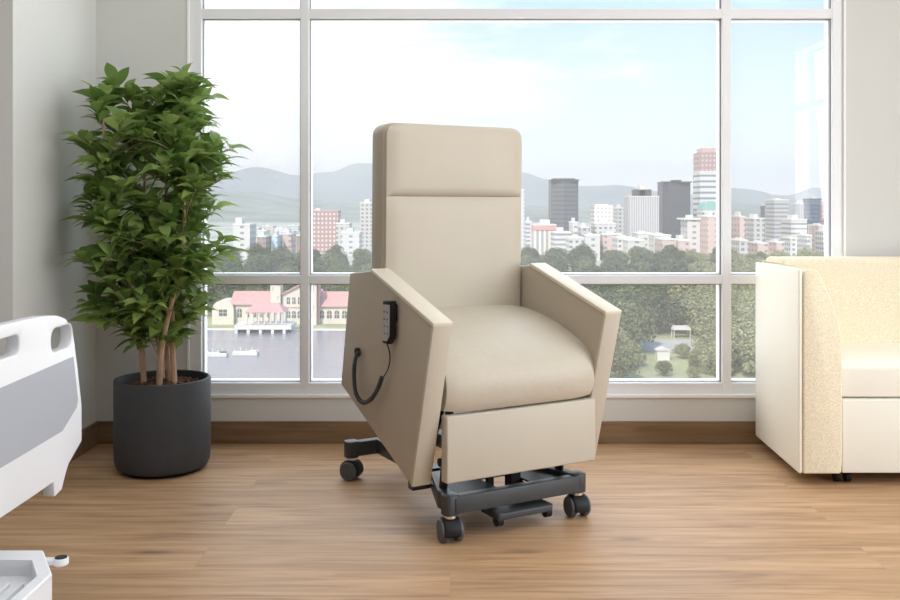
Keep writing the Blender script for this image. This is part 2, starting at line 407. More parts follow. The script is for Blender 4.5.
# clearing with a path between the trees at right
bm = bmesh.new(); pts = [(52, 262), (66, 258), (78, 270), (74, 284), (58, 284), (50, 272)]
vs = [bm.verts.new((a, b, G+.12)) for a, b in pts]; bm.faces.new(vs)
pts = [(57.5, 254), (60.5, 254), (64.5, 262), (66, 268), (64, 275), (60, 275), (61, 268), (59, 261)]
tag(link('path', bm, M('path_grey', (.46, .44, .40), .9, var=(.2, .05))), None, kind='structure')

# mountains
def ridge(name, Y0, depth, prof, mat, seed, label, amp):
    bm = bmesh.new(); nx, ny = 150, 14; g = []
    xa, xb = -Y0*.62, Y0*.62
    def H(px):
        for (a, ya), (b, yb) in zip(prof, prof[1:]):
            if a <= px <= b:
                t = (px-a)/(b-a); t = t*t*(3-2*t); return ya+(yb-ya)*t
        return prof[0][1] if px < prof[0][0] else prof[-1][1]
    for j in range(ny+1):
        t = j/ny; row = []
        for i in range(nx+1):
            x = xa+(xb-xa)*i/nx; Y = Y0+depth*(t-1); px = 450+950*x/Y0
            top = zt(H(px), Y0)-G
            f = math.sin(t*math.pi/2)**1.1
            n = noise.fractal(Vector((x/(Y0*.07)+seed, t*2.2, seed)), 1.0, 2.0, 6)
            n2 = abs(noise.noise(Vector((x/(Y0*.03)+seed*3, t*1.5, seed))))
            z = G+top*f + amp*(n*.8-n2*.9)*(.35+.65*math.sin(math.pi*min(1, t*1.0)))*f
            row.append(bm.verts.new((x, Y, z)))
        g.append(row)
    for j in range(ny):
        for i in range(nx): bm.faces.new((g[j][i], g[j][i+1], g[j+1][i+1], g[j+1][i]))
    # far slope down so the range has a back
    back = [bm.verts.new((v.co.x, Y0+depth*.8, G)) for v in g[-1]]
    for i in range(nx): bm.faces.new((g[-1][i], g[-1][i+1], back[i+1], back[i]))
    o = link(name, bm, mat, smooth=180); tag(o, label, kind='structure'); return o
ridge('mountain_range', 6200, 1500, [(-140, 170), (100, 182), (200, 176), (240, 172), (262, 168), (300, 176), (330, 172), (360, 162), (430, 168), (500, 176), (522, 172), (550, 179), (575, 186), (615, 184), (640, 190), (680, 196), (720, 190), (735, 187), (752, 194), (785, 196), (815, 188), (832, 193), (900, 190), (1100, 184)], m_mount, 3.1, None, 38)
ridge('foothills', 4200, 1900, [(-140, 196), (150, 193), (250, 192), (330, 200), (420, 204), (560, 205), (650, 203), (760, 202), (800, 204), (1100, 200)], m_hill, 8.7, None, 24)

# haze lying over the city and in front of the mountains
m_haze = bpy.data.materials.new('haze'); m_haze.use_nodes = True; t_ = m_haze.node_tree; t_.nodes.clear()
vsn = t_.nodes.new('ShaderNodeVolumeScatter'); vsn.inputs['Color'].default_value = (.97, .985, 1, 1); vsn.inputs['Density'].default_value = .00021; vsn.inputs['Anisotropy'].default_value = 0
oo = t_.nodes.new('ShaderNodeOutputMaterial'); t_.links.new(vsn.outputs[0], oo.inputs['Volume'])
bm = bmesh.new(); box(bm, -4500, 4500, 655, 6900, G-60, 270); hz = link('haze', bm, m_haze); tag(hz, 'pale haze hanging over the city and mountains', 'haze', kind='stuff')

# ---- buildings of the skyline
def building(name, px0, px1, py, Y, mat, label, group=None, depth=22, plant=None, split=None, side=None, rot=0, extra=None):
    x0 = xt(px0, Y+(depth if px0 > 450 else 0)); x1 = xt(px1, Y+(depth if px1 < 450 else 0))   # the side face turned to the window counts too
    h = zt(py, Y)-G; cx = (x0+x1)/2; w = x1-x0
    root = empty(name, (cx, Y+depth/2, G), 0); tag(root, label, 'building', group)
    bm = bmesh.new()
    if split:                   # two faces meeting at a front corner
        s = xt(split, Y)-cx; pts = [(-w/2, -depth/2+5), (s, -depth/2), (w/2, -depth/2+4), (w/2, depth/2), (-w/2, depth/2)]
        prism(bm, pts, 'z', 0, h)
    else: box(bm, -w/2, w/2, -depth/2, depth/2, 0, h)
    link('facade', bm, mat, root)
    bm = bmesh.new(); box(bm, -w/2-.3, w/2+.3, -depth/2-.3, depth/2+.3, h-.1, h+.9); link('parapet', bm, side or m_white, root)
    for (a, b, c, m) in (plant or [(.25, .6, 3.0, m_rooft)]):
        bm = bmesh.new(); box(bm, -w/2+w*a, -w/2+w*b, -depth*.25, depth*.25, h+.8, h+.8+c, .1); link('roof_plant', bm, m, root)
    if extra: extra(root, w, h, depth)
    return root
WH, PK, GR, DK = (.60, .585, .565), (.80, .58, .50), (.55, .55, .56), (.10, .105, .12)
f_whgrid = facade('white_grid', WH, (.20, .21, .23), 4.0, 3.6, .5, .45)
f_whband = facade('white_bands', WH, (.27, .29, .31), 400, 3.6, 1, .42)
f_white = facade('white_wall', WH, (.27, .28, .30), 8.0, 4.4, .35, .4)
f_pkgrid = facade('brick_grid', (.40, .24, .22), (.66, .62, .60), 3.4, 3.8, .42, .5)
f_pink = facade('pink_wall', (.60, .46, .42), (.28, .25, .25), 7.0, 4.2, .3, .42)
f_pkcol = facade('pink_columns', (.80, .66, .60), (.34, .36, .38), 3.6, 60, .55, .9)
f_brown = facade('brown_wall', (.34, .25, .22), (.18, .17, .18), 5, 4, .4, .4)
f_blue = facade('pale_blue_wall', (.55, .66, .72), (.35, .42, .48), 5, 4, .4, .4)
f_dark = facade('dark_glass', (.135, .14, .155), (.10, .105, .12), 400, 3.8, 1, .5, .35)
f_dark2 = facade('charcoal_glass', (.10, .10, .11), (.075, .075, .085), 2.6, 400, .5, 1, .35)
f_navy = facade('navy_glass', (.10, .14, .22), (.07, .10, .17), 400, 3.8, 1, .5, .3)
f_greyv = facade('grey_fins', (.56, .54, .54), (.34, .33, .34), 1.9, 900, .42, 1)
f_greyb = facade('grey_bands', (.48, .46, .46), (.27, .27, .29), 400, 3.4, 1, .5)
f_grgrid = facade('grey_grid', (.52, .50, .48), (.24, .24, .25), 4.2, 3.8, .55, .55)
f_tall = facade('striped_tower', (.64, .64, .64), (.24, .25, .28), 400, 5.2, 1, .38)
f_red = facade('red_granite', (.40, .26, .25), (.58, .50, .49), 3.6, 4.4, .4, .4)
f_resi = facade('residential_grid', (.58, .58, .60), (.24, .27, .32), 5.0, 3.2, .6, .5)
f_green = M('green_glass', (.26, .46, .42), .3)

def low(names): pass
# left of the recliner
building('apartment_tower', 233, 256, 225, 700, f_white, 'white apartment tower with small dark windows beside the leafy plant', plant=[(.05, .42, 4.5, m_white)])
building('office_block', 257, 271.5, 237, 690, f_brown, 'low dark brown block right of the white apartment tower')
building('office_block', 272, 282.5, 236.5, 705, f_blue, 'low pale blue block beside the dark brown block')
building('office_block', 283, 296, 234.5, 720, f_pink, 'low pink block between the pale blue block and the window mullion')
building('office_block', 296.5, 308, 236, 700, f_brown, 'brown block partly behind the left window mullion')
building('hotel', 311.5, 341, 211.5, 820, f_pkgrid, 'red brick hotel with a white window grid right of the left mullion', plant=[(.1, .3, 2, m_white)], side=m_tile)
building('office_block', 336, 352, 224, 780, f_grgrid, 'grey block just right of the red brick hotel')
building('office_tower', 360, 377, 203, 900, f_grgrid, 'grey tower half hidden by the left edge of the recliner back')
building('office_block', 341, 362, 233, 760, f_white, 'low white block beneath the grey tower left of the recliner')
rb = random.Random(11)
for k, (a, b, y, Y) in enumerate([(236, 250, 231, 1150), (248, 262, 228, 1300), (262, 276, 226.5, 1400), (274, 290, 229, 1200), (288, 301, 226, 1450), (313, 328, 229, 1250), (258, 270, 231, 1050), (280, 296, 232, 1020)]):
    building('low_building', a, b, y, Y, (f_white, f_whgrid, f_pink)[k % 3], 'small low pale building in the distant town below the hills', 'low buildings in the distant town', plant=[(.3, .6, 1.5, m_rooft)])
# right of the recliner
building('apartment_tower', 514, 524.5, 190, 760, f_resi, 'slim white balcony tower at the right edge of the recliner back', depth=16)
building('apartment_block', 524.8, 531.5, 222, 740, f_resi, 'short narrow grey and white block right of the slim balcony tower', depth=16)
def cols(root, w, h, d):
    bm = bmesh.new(); box(bm, -w/2-.4, w/2+.4, -d/2-.6, d/2, h-3.6, h+.2); link('cornice', bm, m_tile, root)
building('office_block', 531.5, 556, 225.5, 720, f_pkcol, 'pink columned office block with a red band under its roof', extra=cols, plant=[(.35, .75, 3.5, m_white)])
building('office_tower', 548.5, 579, 180.5, 800, f_dark, 'dark glass tower with a two-faced front nearest the recliner', split=564, depth=24, plant=[(.1, .9, 1.2, m_charcoal)], side=m_charcoal)
building('office_block', 551, 571, 233, 690, f_whband, 'low white banded block in front of the dark glass tower')
building('office_block', 569, 578, 223, 700, f_white, 'narrow white block at the foot of the dark glass tower')
building('office_block', 577, 590, 228, 740, f_grgrid, 'low grey block with roof boxes right of the narrow white block')
building('office_tower', 590.5, 613, 206, 800, facade('white_frame_grid', (.9, .88, .86), (.55, .45, .42), 3.2, 3.4, .62, .5), 'white gridded office tower left of the ribbed concrete block', plant=[(.1, .8, .8, m_white)])
building('office_block', 591, 616, 224, 740, f_whgrid, 'wide white stepped block in front of the gridded tower')
building('office_block', 613.5, 624, 208.5, 860, f_grgrid, 'narrow block with dark windows between gridded tower and ribbed block')
building('ribbed_block', 624, 659, 197, 780, f_greyv, 'pale concrete block with vertical ribs and a dark roof plant', plant=[(.22, .80, 5.5, m_charcoal), (.40, .60, 8.5, m_rooft)], side=m_cream)
building('office_tower', 657.5, 691.5, 182.5, 850, f_dark2, 'charcoal tower between the ribbed block and the tallest tower', split=669, depth=26, plant=[(.05, .95, 1.6, m_rooft), (.3, .7, 3, m_rooft)], side=m_charcoal)
def cap(root, w, h, d):
    bm = bmesh.new(); box(bm, -w/2+.3, w/2-.3, -d/2+.3, d/2-.3, h+.9, h+18, .1); k = link('crown_storeys', bm, f_red, root); k['label'] = 'red granite upper storeys'
    bm = bmesh.new(); box(bm, -w/2+3.0, w/2-.5, -d/2+2, d/2-2, h+18, h+22, .1); link('crown_storeys', bm, M('rose_cap', (.55, .38, .36), .8), root)
building('tall_tower', 693, 717, 172, 870, f_tall, 'tallest tower with white stripes and red upper storeys', plant=[(.4, .6, .5, m_rooft)], extra=cap, depth=24)
bm = bmesh.new()
Y = 790; root = empty('domed_building', (xt(711, Y), Y+9, G)); tag(root, 'small building with a green glass barrel roof before the tallest tower', 'building')
h = zt(210, Y)-G; w = xt(719, Y)-xt(702, Y)
bm = bmesh.new(); box(bm, -w/2, w/2, -9, 9, 0, h); link('facade', bm, f_whgrid, root)
bm = bmesh.new(); prism(bm, [(w/2*math.cos(R(a)), h+7.5*math.sin(R(a))) for a in range(0, 181, 15)], 'y', -9, 9); link('barrel_roof', bm, f_green, root, smooth=True)
def eave(root, w, h, d):
    bm = bmesh.new(); box(bm, -w/2-3, w/2+1, -d/2-1.5, d/2, h+.2, h+1.4); link('roof_slab', bm, m_white, root)
building('office_block', 680.5, 700, 220, 720, f_white, 'white block with a wide flat overhanging roof slab', extra=eave)
building('office_block', 699.5, 719.5, 217, 700, f_pink, 'pink stepped block left of the right-hand mullion')
building('office_block', 671, 690, 241, 670, f_pink, 'low pink building under the overhanging roof slab')
for k, (a, b, y, Y) in enumerate([(581, 600, 236, 690), (598, 622, 235, 700), (612, 634, 238.5, 660), (632, 652, 234, 700), (648, 671, 236, 680), (655, 676, 240, 640), (566, 584, 238.5, 650), (622, 645, 241, 640)]):
    building('low_building', a, b, y, Y, (f_white, f_pink, f_whgrid, f_white)[k % 4], 'low white or pink building in the row above the park treetops', 'low buildings above the treetops', plant=[(.3, .6, 1.2, m_rooft)])
building('office_block', 731, 745, 217, 700, f_pink, 'pink block with a column of dark windows right of the mullion')
building('apartment_block', 744.5, 764.5, 219, 720, f_grgrid, 'beige gridded block beside the pink block with a column of windows')
building('office_tower', 760.5, 765, 207, 900, f_dark, 'thin dark tower behind the beige gridded block', depth=12, side=m_charcoal)
building('office_tower', 765.5, 788.5, 200.5, 790, f_greyb, 'grey banded tower with a white top edge above the sofa', plant=[(.3, .6, 1, m_white)])
building('office_block', 781, 807, 220, 720, f_whband, 'white framed block in front of the grey banded tower')
building('office_tower', 792, 812, 204, 880, f_greyv, 'pale grey stepped tower behind the white framed block')
building('office_tower', 803, 822, 199.5, 860, f_navy, 'navy glass tower near the right window frame', side=m_charcoal)
building('office_tower', 820.5, 829, 201, 840, f_red, 'red tower behind the right edge of the window')
for k, (a, b, y, Y) in enumerate([(766, 784, 243, 660), (780, 797, 239, 690), (796, 812, 236, 700), (808, 826, 226, 730), (815, 836, 232, 700), (730, 748, 241, 650), (748, 768, 244, 650)]):
    building('low_building', a, b, y, Y, (f_pink, f_whgrid, f_grgrid)[k % 3], 'low pale building between the grey banded tower and the sofa', 'low buildings above the sofa', plant=[(.3, .6, 1.2, m_rooft)])

# ---- boathouse on the lake shore
YB0 = 320
bh = empty('boathouse', (xt(285, YB0), YB0, G)); tag(bh, 'cream lakeside boathouse with rose tiled roofs and square towers', 'boathouse')
bx, by = bh.location.x, bh.location.y
def hx(px): return xt(px, YB0)-bx
def hz_(py): return zt(py, YB0)-G
def part(name, mat, x0, x1, y0, y1, z0, z1, b=0):
    bm = bmesh.new(); box(bm, hx(x0), hx(x1), y0, y1, hz_(z0), hz_(z1), b); return link(name, bm, mat, bh)
part('wing_wall', m_cream, 234, 272, 2, 12, 326, 305)
bm = bmesh.new(); prism(bm, [(1, hz_(305)), (13, hz_(305)), (7.5, hz_(293))], 'x', hx(229), hx(272)); link('roof', bm, m_tile, bh)
# curved gable at the left end
bm = bmesh.new(); pts = [(hx(212), 0), (hx(233.5), 0), (hx(233.5), hz_(309))] + [(hx(223)+(hx(233)-hx(223))*math.cos(R(a)), hz_(307)+(hz_(300.5)-hz_(307))*math.sin(R(a))) for a in range(10, 171, 16)] + [(hx(212), hz_(309))]
prism(bm, pts, 'y', 0, 10); link('curved_gable', bm, m_cream, bh)
def window(x0, x1, y0, y1, face, arch=False):
    bm = bmesh.new()
    if arch:
        c = (hx(x0)+hx(x1))/2; r = (hx(x1)-hx(x0))/2
        prism(bm, [(hx(x0), hz_(y1)), (hx(x1), hz_(y1))] + [(c+r*math.cos(R(a)), hz_(y0)-r+r*math.sin(R(a))) for a in range(0, 181, 20)], 'y', face-.08, face+.1)
    else: box(bm, hx(x0), hx(x1), face-.08, face+.1, hz_(y1), hz_(y0))
    f = link('window', bm, m_dark, bh)
    bm = bmesh.new(); c = (hx(x0)+hx(x1))/2; box(bm, c-.06, c+.06, face-.14, face-.06, hz_(y1), hz_(y0)); box(bm, hx(x0), hx(x1), face-.14, face-.06, (hz_(y0)+hz_(y1))/2-.06, (hz_(y0)+hz_(y1))/2+.06)
    link('muntin', bm, m_white, f)
window(219, 227, 309.5, 316, 0); window(236, 240.5, 309, 318, 2, True); window(245, 248, 311, 318, 2); window(251, 255, 311, 318, 2); window(259, 262.5, 311, 318, 2); window(266, 270, 311, 318, 2)
for x0 in (271.2, 311.2):
    part('tower', m_cream, x0, x0+10 if x0 < 300 else 317, -1.5, 4, 326, 284)
    x1 = x0+10 if x0 < 300 else 317.3
    bm = bmesh.new(); a, b = hx(x0-.6), hx(x1+.6); c = (a+b)/2; v = [bm.verts.new(p) for p in ((a, -2, hz_(283.9)), (b, -2, hz_(283.9)), (b, 4.5, hz_(283.9)), (a, 4.5, hz_(283.9)), (c, 1.2, hz_(278)))]
    bm.faces.new(v[:4]); [bm.faces.new((v[k], v[(k+1) % 4], v[4])) for k in range(4)]; link('tower_roof', bm, m_tile, bh)
    window(x0+2.2, x0+3, 287, 290.5, -1.5)
    if x0 < 300: window(x0+7, x0+7.9, 295.5, 299, -1.5)
    else: window(x0+2.2, x0+3, 305.5, 308, -1.5)
bm = bmesh.new(); prism(bm, [(hx(282), 0), (hx(317), 0), (hx(317), hz_(294.5)), (hx(299.5), hz_(285.5)), (hx(282), hz_(294.5))], 'y', 0, 14); link('central_gable', bm, m_cream, bh)
bm = bmesh.new(); prism(bm, [(hx(281), hz_(295.2)), (hx(299.5), hz_(285.6)), (hx(318), hz_(295.2)), (hx(318), hz_(293.8)), (hx(299.5), hz_(284.0)), (hx(281), hz_(293.8))], 'y', -.8, 15); link('gable_roof', bm, m_tile, bh)
for x in (286.8, 292.3, 298, 303.6, 309): window(x, x+3.2, 297.3, 304, 0)
for x in (286.5, 292, 297.6, 303.2, 308.8): window(x, x+3.8, 310.8, 318, 0, True)
part('string_course', m_tile, 285, 317, -.2, 0, 307.8, 306.8)
bm = bmesh.new(); prism(bm, [(hx(317), 0), (hx(319.3), 0), (hx(319.3), hz_(284)), (hx(317), hz_(284))], 'y', 0, 4); link('side_wall', bm, M('terracotta', (.52, .30, .26), .8), bh)
part('arcade_wall', m_cream, 318, 372, 2, 10, 326, 307)
bm = bmesh.new(); prism(bm, [(1, hz_(307)), (12, hz_(307)), (10, hz_(294)), (6.5, hz_(294))], 'x', hx(319), hx(373)); link('roof', bm, m_tile, bh)
for x in range(6): window(318.6+7.6*x, 323.4+7.6*x, 311, 319, 2, True)
# lakeside pavilion on a pier with square openings
YB1 = 300
pv = empty('lake_pavilion', (xt(266, YB1), YB1, G)); tag(pv, 'open pavilion with a rose hipped roof on a white pier before the boathouse', 'pavilion')
qx = lambda px: xt(px, YB1)-pv.location.x
qz = lambda py: zt(py, YB1)-G
bm = bmesh.new(); a = [(qx(246), -3), (qx(286), -3), (qx(286), 6), (qx(246), 6)]; b = [(qx(254), 1), (qx(278), 1), (qx(278), 3), (qx(254), 3)]
va = [bm.verts.new((x, y, qz(311.5))) for x, y in a]; vb = [bm.verts.new((x, y, qz(303.8))) for x, y in b]
for k in range(4): bm.faces.new((va[k], va[(k+1) % 4], vb[(k+1) % 4], vb[k]))
bm.faces.new(vb); bm.faces.new(va[::-1]); link('hipped_roof', bm, m_tile, pv)
for k in range(7):
    for y in (-2.4, 5.2):
        x = qx(248.5)+(qx(283.5)-qx(248.5))*k/6; bm = bmesh.new(); lathe(bm, [(.34, qz(323.5)), (.26, qz(322)), (.24, qz(313)), (.36, qz(311.6))], 10, (x, y, 0)); link('column', bm, m_white, pv)
bm = bmesh.new(); box(bm, qx(237), qx(293), -3.4, 7, qz(328.2), qz(324))
for x in (237, 249, 261, 273, 284.5): box(bm, qx(x), qx(x+2.8), -3.4, 7, 0.1, qz(328.0))
box(bm, qx(238), qx(291), -1.5, 6, .1, .25); link('pier', bm, m_white, pv)
bm = bmesh.new(); box(bm, qx(238.5), qx(291), -.8, -.4, .2, qz(328.2)); link('pier_shade_sheet', bm, m_dark, pv)  # dark sheet standing in for shade inside the pier openings
bm = bmesh.new(); box(bm, qx(238), qx(292), -3.3, -3.15, qz(322), qz(321.5)); [box(bm, qx(238+k*3), qx(238.4+k*3), -3.3, -3.15, qz(324), qz(321.6)) for k in range(19)]; link('railing', bm, m_white, pv)
# floating docks
for i, (a, b, py, Y, lab) in enumerate([(206, 227.5, 352.5, 252, 'low white floating dock nearest the plant on the lake'), (233, 258, 351.5, 254, 'low white floating dock right of the other dock on the lake')]):
    d = empty('floating_dock', (xt((a+b)/2, Y), Y, G+.15)); tag(d, lab, 'dock'); w = xt(b, Y)-xt(a, Y)
    bm = bmesh.new(); box(bm, -w/2, w/2, -1.1, 1.1, .0, .95, .08); link('deck', bm, m_white, d)
    for k in range(5):
        bm = bmesh.new(); x = -w/2+.25+(w-.5)*k/4; box(bm, x-.10, x+.10, .9, 1.1, .95, 2.0 if k % 2 else 1.4); link('post', bm, m_white, d)
    bm = bmesh.new(); box(bm, w*.15, w*.45, -.6, .5, .95, 1.35, .1); link('locker', bm, m_dark if i == 0 else m_cream, d)

# ---- park trees
def tree_proto(seed, leafm, H, Wd, nlob, nleaf, ls):
    r = random.Random(seed); root = empty('park_tree', (0, 0, 0))
    bm = bmesh.new(); tube(bm, [(0, 0, 0), (.1, .1, H*.3), (.0, .2, H*.65)], [.35, .28, .12], 7)
    for k in range(5):
        a = k*1.3+seed; tube(bm, [(0, .1, H*.3), (math.cos(a)*Wd*.3, math.sin(a)*Wd*.3, H*.62)], [.16, .05], 5)
    link('trunk', bm, m_bark, root)
    bm = bmesh.new(); lobes = []
    for k in range(nlob):
        a = r.uniform(0, 6.28); q = math.sqrt(r.random()); z = r.uniform(.20, .88); w = math.sin(math.pi*min(1, (z-.12)/.86))**.6
        lobes.append((Vector((math.cos(a)*q*Wd*.42*w, math.sin(a)*q*Wd*.42*w, H*z)), r.uniform(.13, .22)*Wd))
    lobes.append((Vector((0, 0, H*.86)), Wd*.2))
    for k in range(nleaf):
        c, rad = lobes[k % len(lobes)]
        d = Vector((r.gauss(0, 1), r.gauss(0, 1), r.gauss(.25, 1))).normalized()
        p = c + d*rad*r.uniform(.75, 1.08)*1.0; p.z = max(p.z, H*.16)
        n = (d+Vector((r.uniform(-.7, .7), r.uniform(-.7, .7), r.uniform(-.2, .9)))).normalized(); t1 = n.orthogonal().normalized()
        t1 = Matrix.Rotation(r.uniform(0, 6.28), 3, n) @ t1; t2 = n.cross(t1); s = ls*r.uniform(.6, 1.3)
        bm.faces.new([bm.verts.new(p + t1*s*x + t2*s*y*.7) for x, y in ((-1, 0), (-.2, -.9), (1, 0), (-.2, .9))])
    link('crown', bm, leafm, root); return root
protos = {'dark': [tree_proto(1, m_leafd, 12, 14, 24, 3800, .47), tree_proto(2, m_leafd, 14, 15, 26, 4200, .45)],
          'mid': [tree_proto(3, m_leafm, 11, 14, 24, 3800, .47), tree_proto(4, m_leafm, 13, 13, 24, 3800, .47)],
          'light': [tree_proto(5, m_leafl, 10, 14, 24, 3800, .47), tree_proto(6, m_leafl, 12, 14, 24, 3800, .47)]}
used = set(); rt = random.Random(21)
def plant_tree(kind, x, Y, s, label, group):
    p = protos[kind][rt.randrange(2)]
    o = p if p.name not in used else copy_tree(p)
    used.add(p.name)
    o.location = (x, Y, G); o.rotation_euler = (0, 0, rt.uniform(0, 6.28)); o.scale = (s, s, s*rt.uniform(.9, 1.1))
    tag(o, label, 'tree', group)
def treetop_px(Y, s): return 206+950*(1.1-G-1.1+1.1-12.5*s)/Y
# right-hand woods
n = 0; Y = 222
while Y < 632:
    step = 7.6 + (Y-222)*.026
    x = xt(500, Y) if Y > 420 else xt(592, Y)
    if Y <= 420: x = max(x, 27)
    while x < xt(768 if Y < 330 else 838, Y):
        xx = x+rt.uniform(-2, 2); yy = Y+rt.uniform(-2.5, 2.5); px = 450+950*xx/yy
        s = rt.uniform(.8, 1.15)
        clearing = 632 < px < 708 and yy < 292
        if clearing:
            if 648 < px < 678 and yy > 230: x += step; continue
            if yy < 254: s = rt.uniform(.24, .34)
            elif 643 < px < 700: x += step; continue
        if 605 < px < 640 and yy < 254: s *= .6
        if 708 < px < 738 and yy < 250: s *= .7
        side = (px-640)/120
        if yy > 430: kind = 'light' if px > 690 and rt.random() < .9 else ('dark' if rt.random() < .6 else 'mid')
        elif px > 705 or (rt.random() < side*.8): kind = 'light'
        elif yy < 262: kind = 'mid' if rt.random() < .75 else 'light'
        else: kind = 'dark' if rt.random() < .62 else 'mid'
        if px < 838:
            lab = {'dark': 'dark green park tree in the woods right of the recliner', 'mid': 'mid green park tree in the woods right of the recliner', 'light': 'park tree in the woods toward the sofa, yellow-green leaves paled for glass reflection'}[kind]
            plant_tree(kind, xx, yy, s, lab, {'dark': 'dark green trees in the right-hand woods', 'mid': 'mid green trees in the right-hand woods', 'light': 'paled yellow-green trees in the right-hand woods'}[kind]); n += 1
        x += step*rt.uniform(.92, 1.1)
    Y += step*1.1 if Y < 300 else step*1.6
# woods behind the boathouse on the left
Y = 345
while Y < 640:
    step = 9 + (Y-345)*.03
    x = xt(205, Y)
    while x < xt(372, Y):
        xx = x+rt.uniform(-2.5, 2.5); yy = Y+rt.uniform(-3, 3); kind = 'dark' if rt.random() < .5 else 'mid'
        plant_tree(kind, xx, yy, rt.uniform(.75, 1.05) if Y > 380 else rt.uniform(.6, .8), {'dark': 'dark green park tree behind the boathouse', 'mid': 'mid green park tree behind the boathouse'}[kind], {'dark': 'dark trees behind the boathouse', 'mid': 'mid green trees behind the boathouse'}[kind]); n += 1
        x += step*rt.uniform(.92, 1.1)
    Y += step*1.8
print('TREES', n)
# white kiosk and parked vans in the clearing
Y = 247; k = empty('kiosk', (xt(662.5, Y), Y, G)); tag(k, 'small white kiosk on the grey path in the woodland clearing', 'kiosk')
bm = bmesh.new(); box(bm, -1.6, 1.6, -1.2, 1.2, 0, 2.6); link('wall', bm, m_white, k); bm = bmesh.new(); prism(bm, [(-1.9, 2.6), (1.9, 2.6), (0, 3.5)], 'y', -1.5, 1.5); link('roof', bm, m_white, k)
for (a, b, lab) in ((632, 648, 'white roofed shelter at the left end of the woodland clearing'), (672, 690, 'white roofed shelter at the right end of the woodland clearing')):
    Y = 288; w = xt(b, Y)-xt(a, Y); k = empty('park_shelter', (xt((a+b)/2, Y), Y, G)); tag(k, lab, 'shelter')
    bm = bmesh.new(); prism(bm, [(-w/2, 2.6), (w/2, 2.6), (w/2-.6, 3.6), (-w/2+.6, 3.6)], 'y', -1.8, 1.8); link('roof', bm, m_white, k)
    for x in (-w/2+.3, w/2-.3):
        for y in (-1.5, 1.5): bm = bmesh.new(); tube(bm, [(x, y, 0), (x, y, 2.6)], .12, 6); link('post', bm, m_white, k)

# ================================================================ LIFT RECLINER
YAW = R(29.17)
ux, uy = math.cos(YAW), math.sin(YAW)
O = Vector((0, 3.1194, 0)); UC, VC = .2565, .40
ch = empty('lift_recliner', O + Vector((ux*UC - uy*VC, uy*UC + ux*VC, 0)), YAW)
tag(ch, 'beige vinyl lift recliner raised and tipped forward on a dark wheeled base', 'recliner chair')
def U(u): return u-UC
def V(v): return v-VC
def VZ(l): return [(V(a), b) for a, b in l]
arm_poly = VZ([(.548, .850), (.352, .871), (-.112, .727), (.035, .184), (.634, .422)])
for side in (0, 1):
    if side == 0: a0, a1 = U(-.122), U(-.057)
    else: a0, a1 = U(.555), U(.621)
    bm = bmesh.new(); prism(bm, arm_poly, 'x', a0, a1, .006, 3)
    arm = link('armrest', bm, m_vinyl_shaded, ch, smooth=True)
    # upholstered front edge and pale cap along the top
    bm = bmesh.new()
    d = Vector((-.112-.035, .727-.184)).normalized(); nrm = Vector((-d.y, d.x))
    def strip(p, q, off0, off1):
        p = Vector(p); q = Vector(q); dd = (q-p).normalized(); nn = Vector((dd.y, -dd.x))
        return [(V((p+nn*off0).x), (p+nn*off0).y), (V((q+nn*off0).x), (q+nn*off0).y), (V((q+nn*off1).x), (q+nn*off1).y), (V((p+nn*off1).x), (p+nn*off1).y)]
    prism(bm, strip((-.112, .727), (.035, .186), .004, -.010), 'x', a0-.002, a1+.002, .004, 2)
    link('armrest_front', bm, m_vinyl, arm, smooth=True)
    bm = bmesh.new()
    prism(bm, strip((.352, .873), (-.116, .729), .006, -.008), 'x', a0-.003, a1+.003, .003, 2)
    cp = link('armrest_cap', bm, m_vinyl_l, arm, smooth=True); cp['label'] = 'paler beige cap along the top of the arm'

# seat cushion: closed profile lofted across the width
prof_top = [(.47, .712), (.42, .712), (.35, .707), (.287, .698), (.22, .685), (.156, .668), (.095, .648), (.034, .624), (-.015, .597), (-.045, .570), (-.062, .535), (-.066, .495), (-.058, .455), (-.042, .428)]
prof_bot = [(.0, .425), (.12, .47), (.47, .60)]
prof = [(p.x, p.y) for p in smooth_pts([(a, b, 0) for a, b in prof_top], 4)] + prof_bot
bm = bmesh.new(); rings = []; W0, W1 = -.040, .555; NS = 28
cvv, cvz = .2, .56
for i in range(NS+1):
    t = i/NS; te = 2*t-1; edge = (1-abs(te)**7); sh = .945 + .055*edge if abs(te) < 1 else .945
    crown = .012*(1-te*te)
    x = U(W0 + (W1-W0)*t); ring = []
    for k, (v, z) in enumerate(prof):
        vv = cvv+(v-cvv)*sh; zz = cvz+(z-cvz)*sh
        if k < len(prof)-3:
            front = max(0, min(1, (.1-v)/.15)); zz += crown*(1-front); vv -= crown*.35*front
        ring.append(bm.verts.new((x, V(vv), zz)))
    rings.append(ring)
for a, b in zip(rings, rings[1:]):
    n = len(a)
    for k in range(n): bm.faces.new((a[k], a[(k+1) % n], b[(k+1) % n], b[k]))
bm.faces.new(rings[0]); bm.faces.new(rings[-1][::-1])
m_seat = M('beige_seat_vinyl', (.56, .505, .42), .42, spec=.35, bump=(9, .28, .02), var=(5, .018))
link('seat_cushion', bm, m_seat, ch, smooth=60)

# footrest panel hanging straight down
bm = bmesh.new(); prism(bm, [(U(-.042), .205), (U(.557), .205), (U(.557), .422), (U(-.042), .422)], 'y', V(-.055), V(-.015), .006, 3)
link('footrest_panel', bm, m_vinyl, ch, smooth=True)
bm = bmesh.new(); box(bm, U(-.030), U(.545), V(-.014), V(-.004), .215, .412)
link('footrest_backing', bm, m_black, ch)

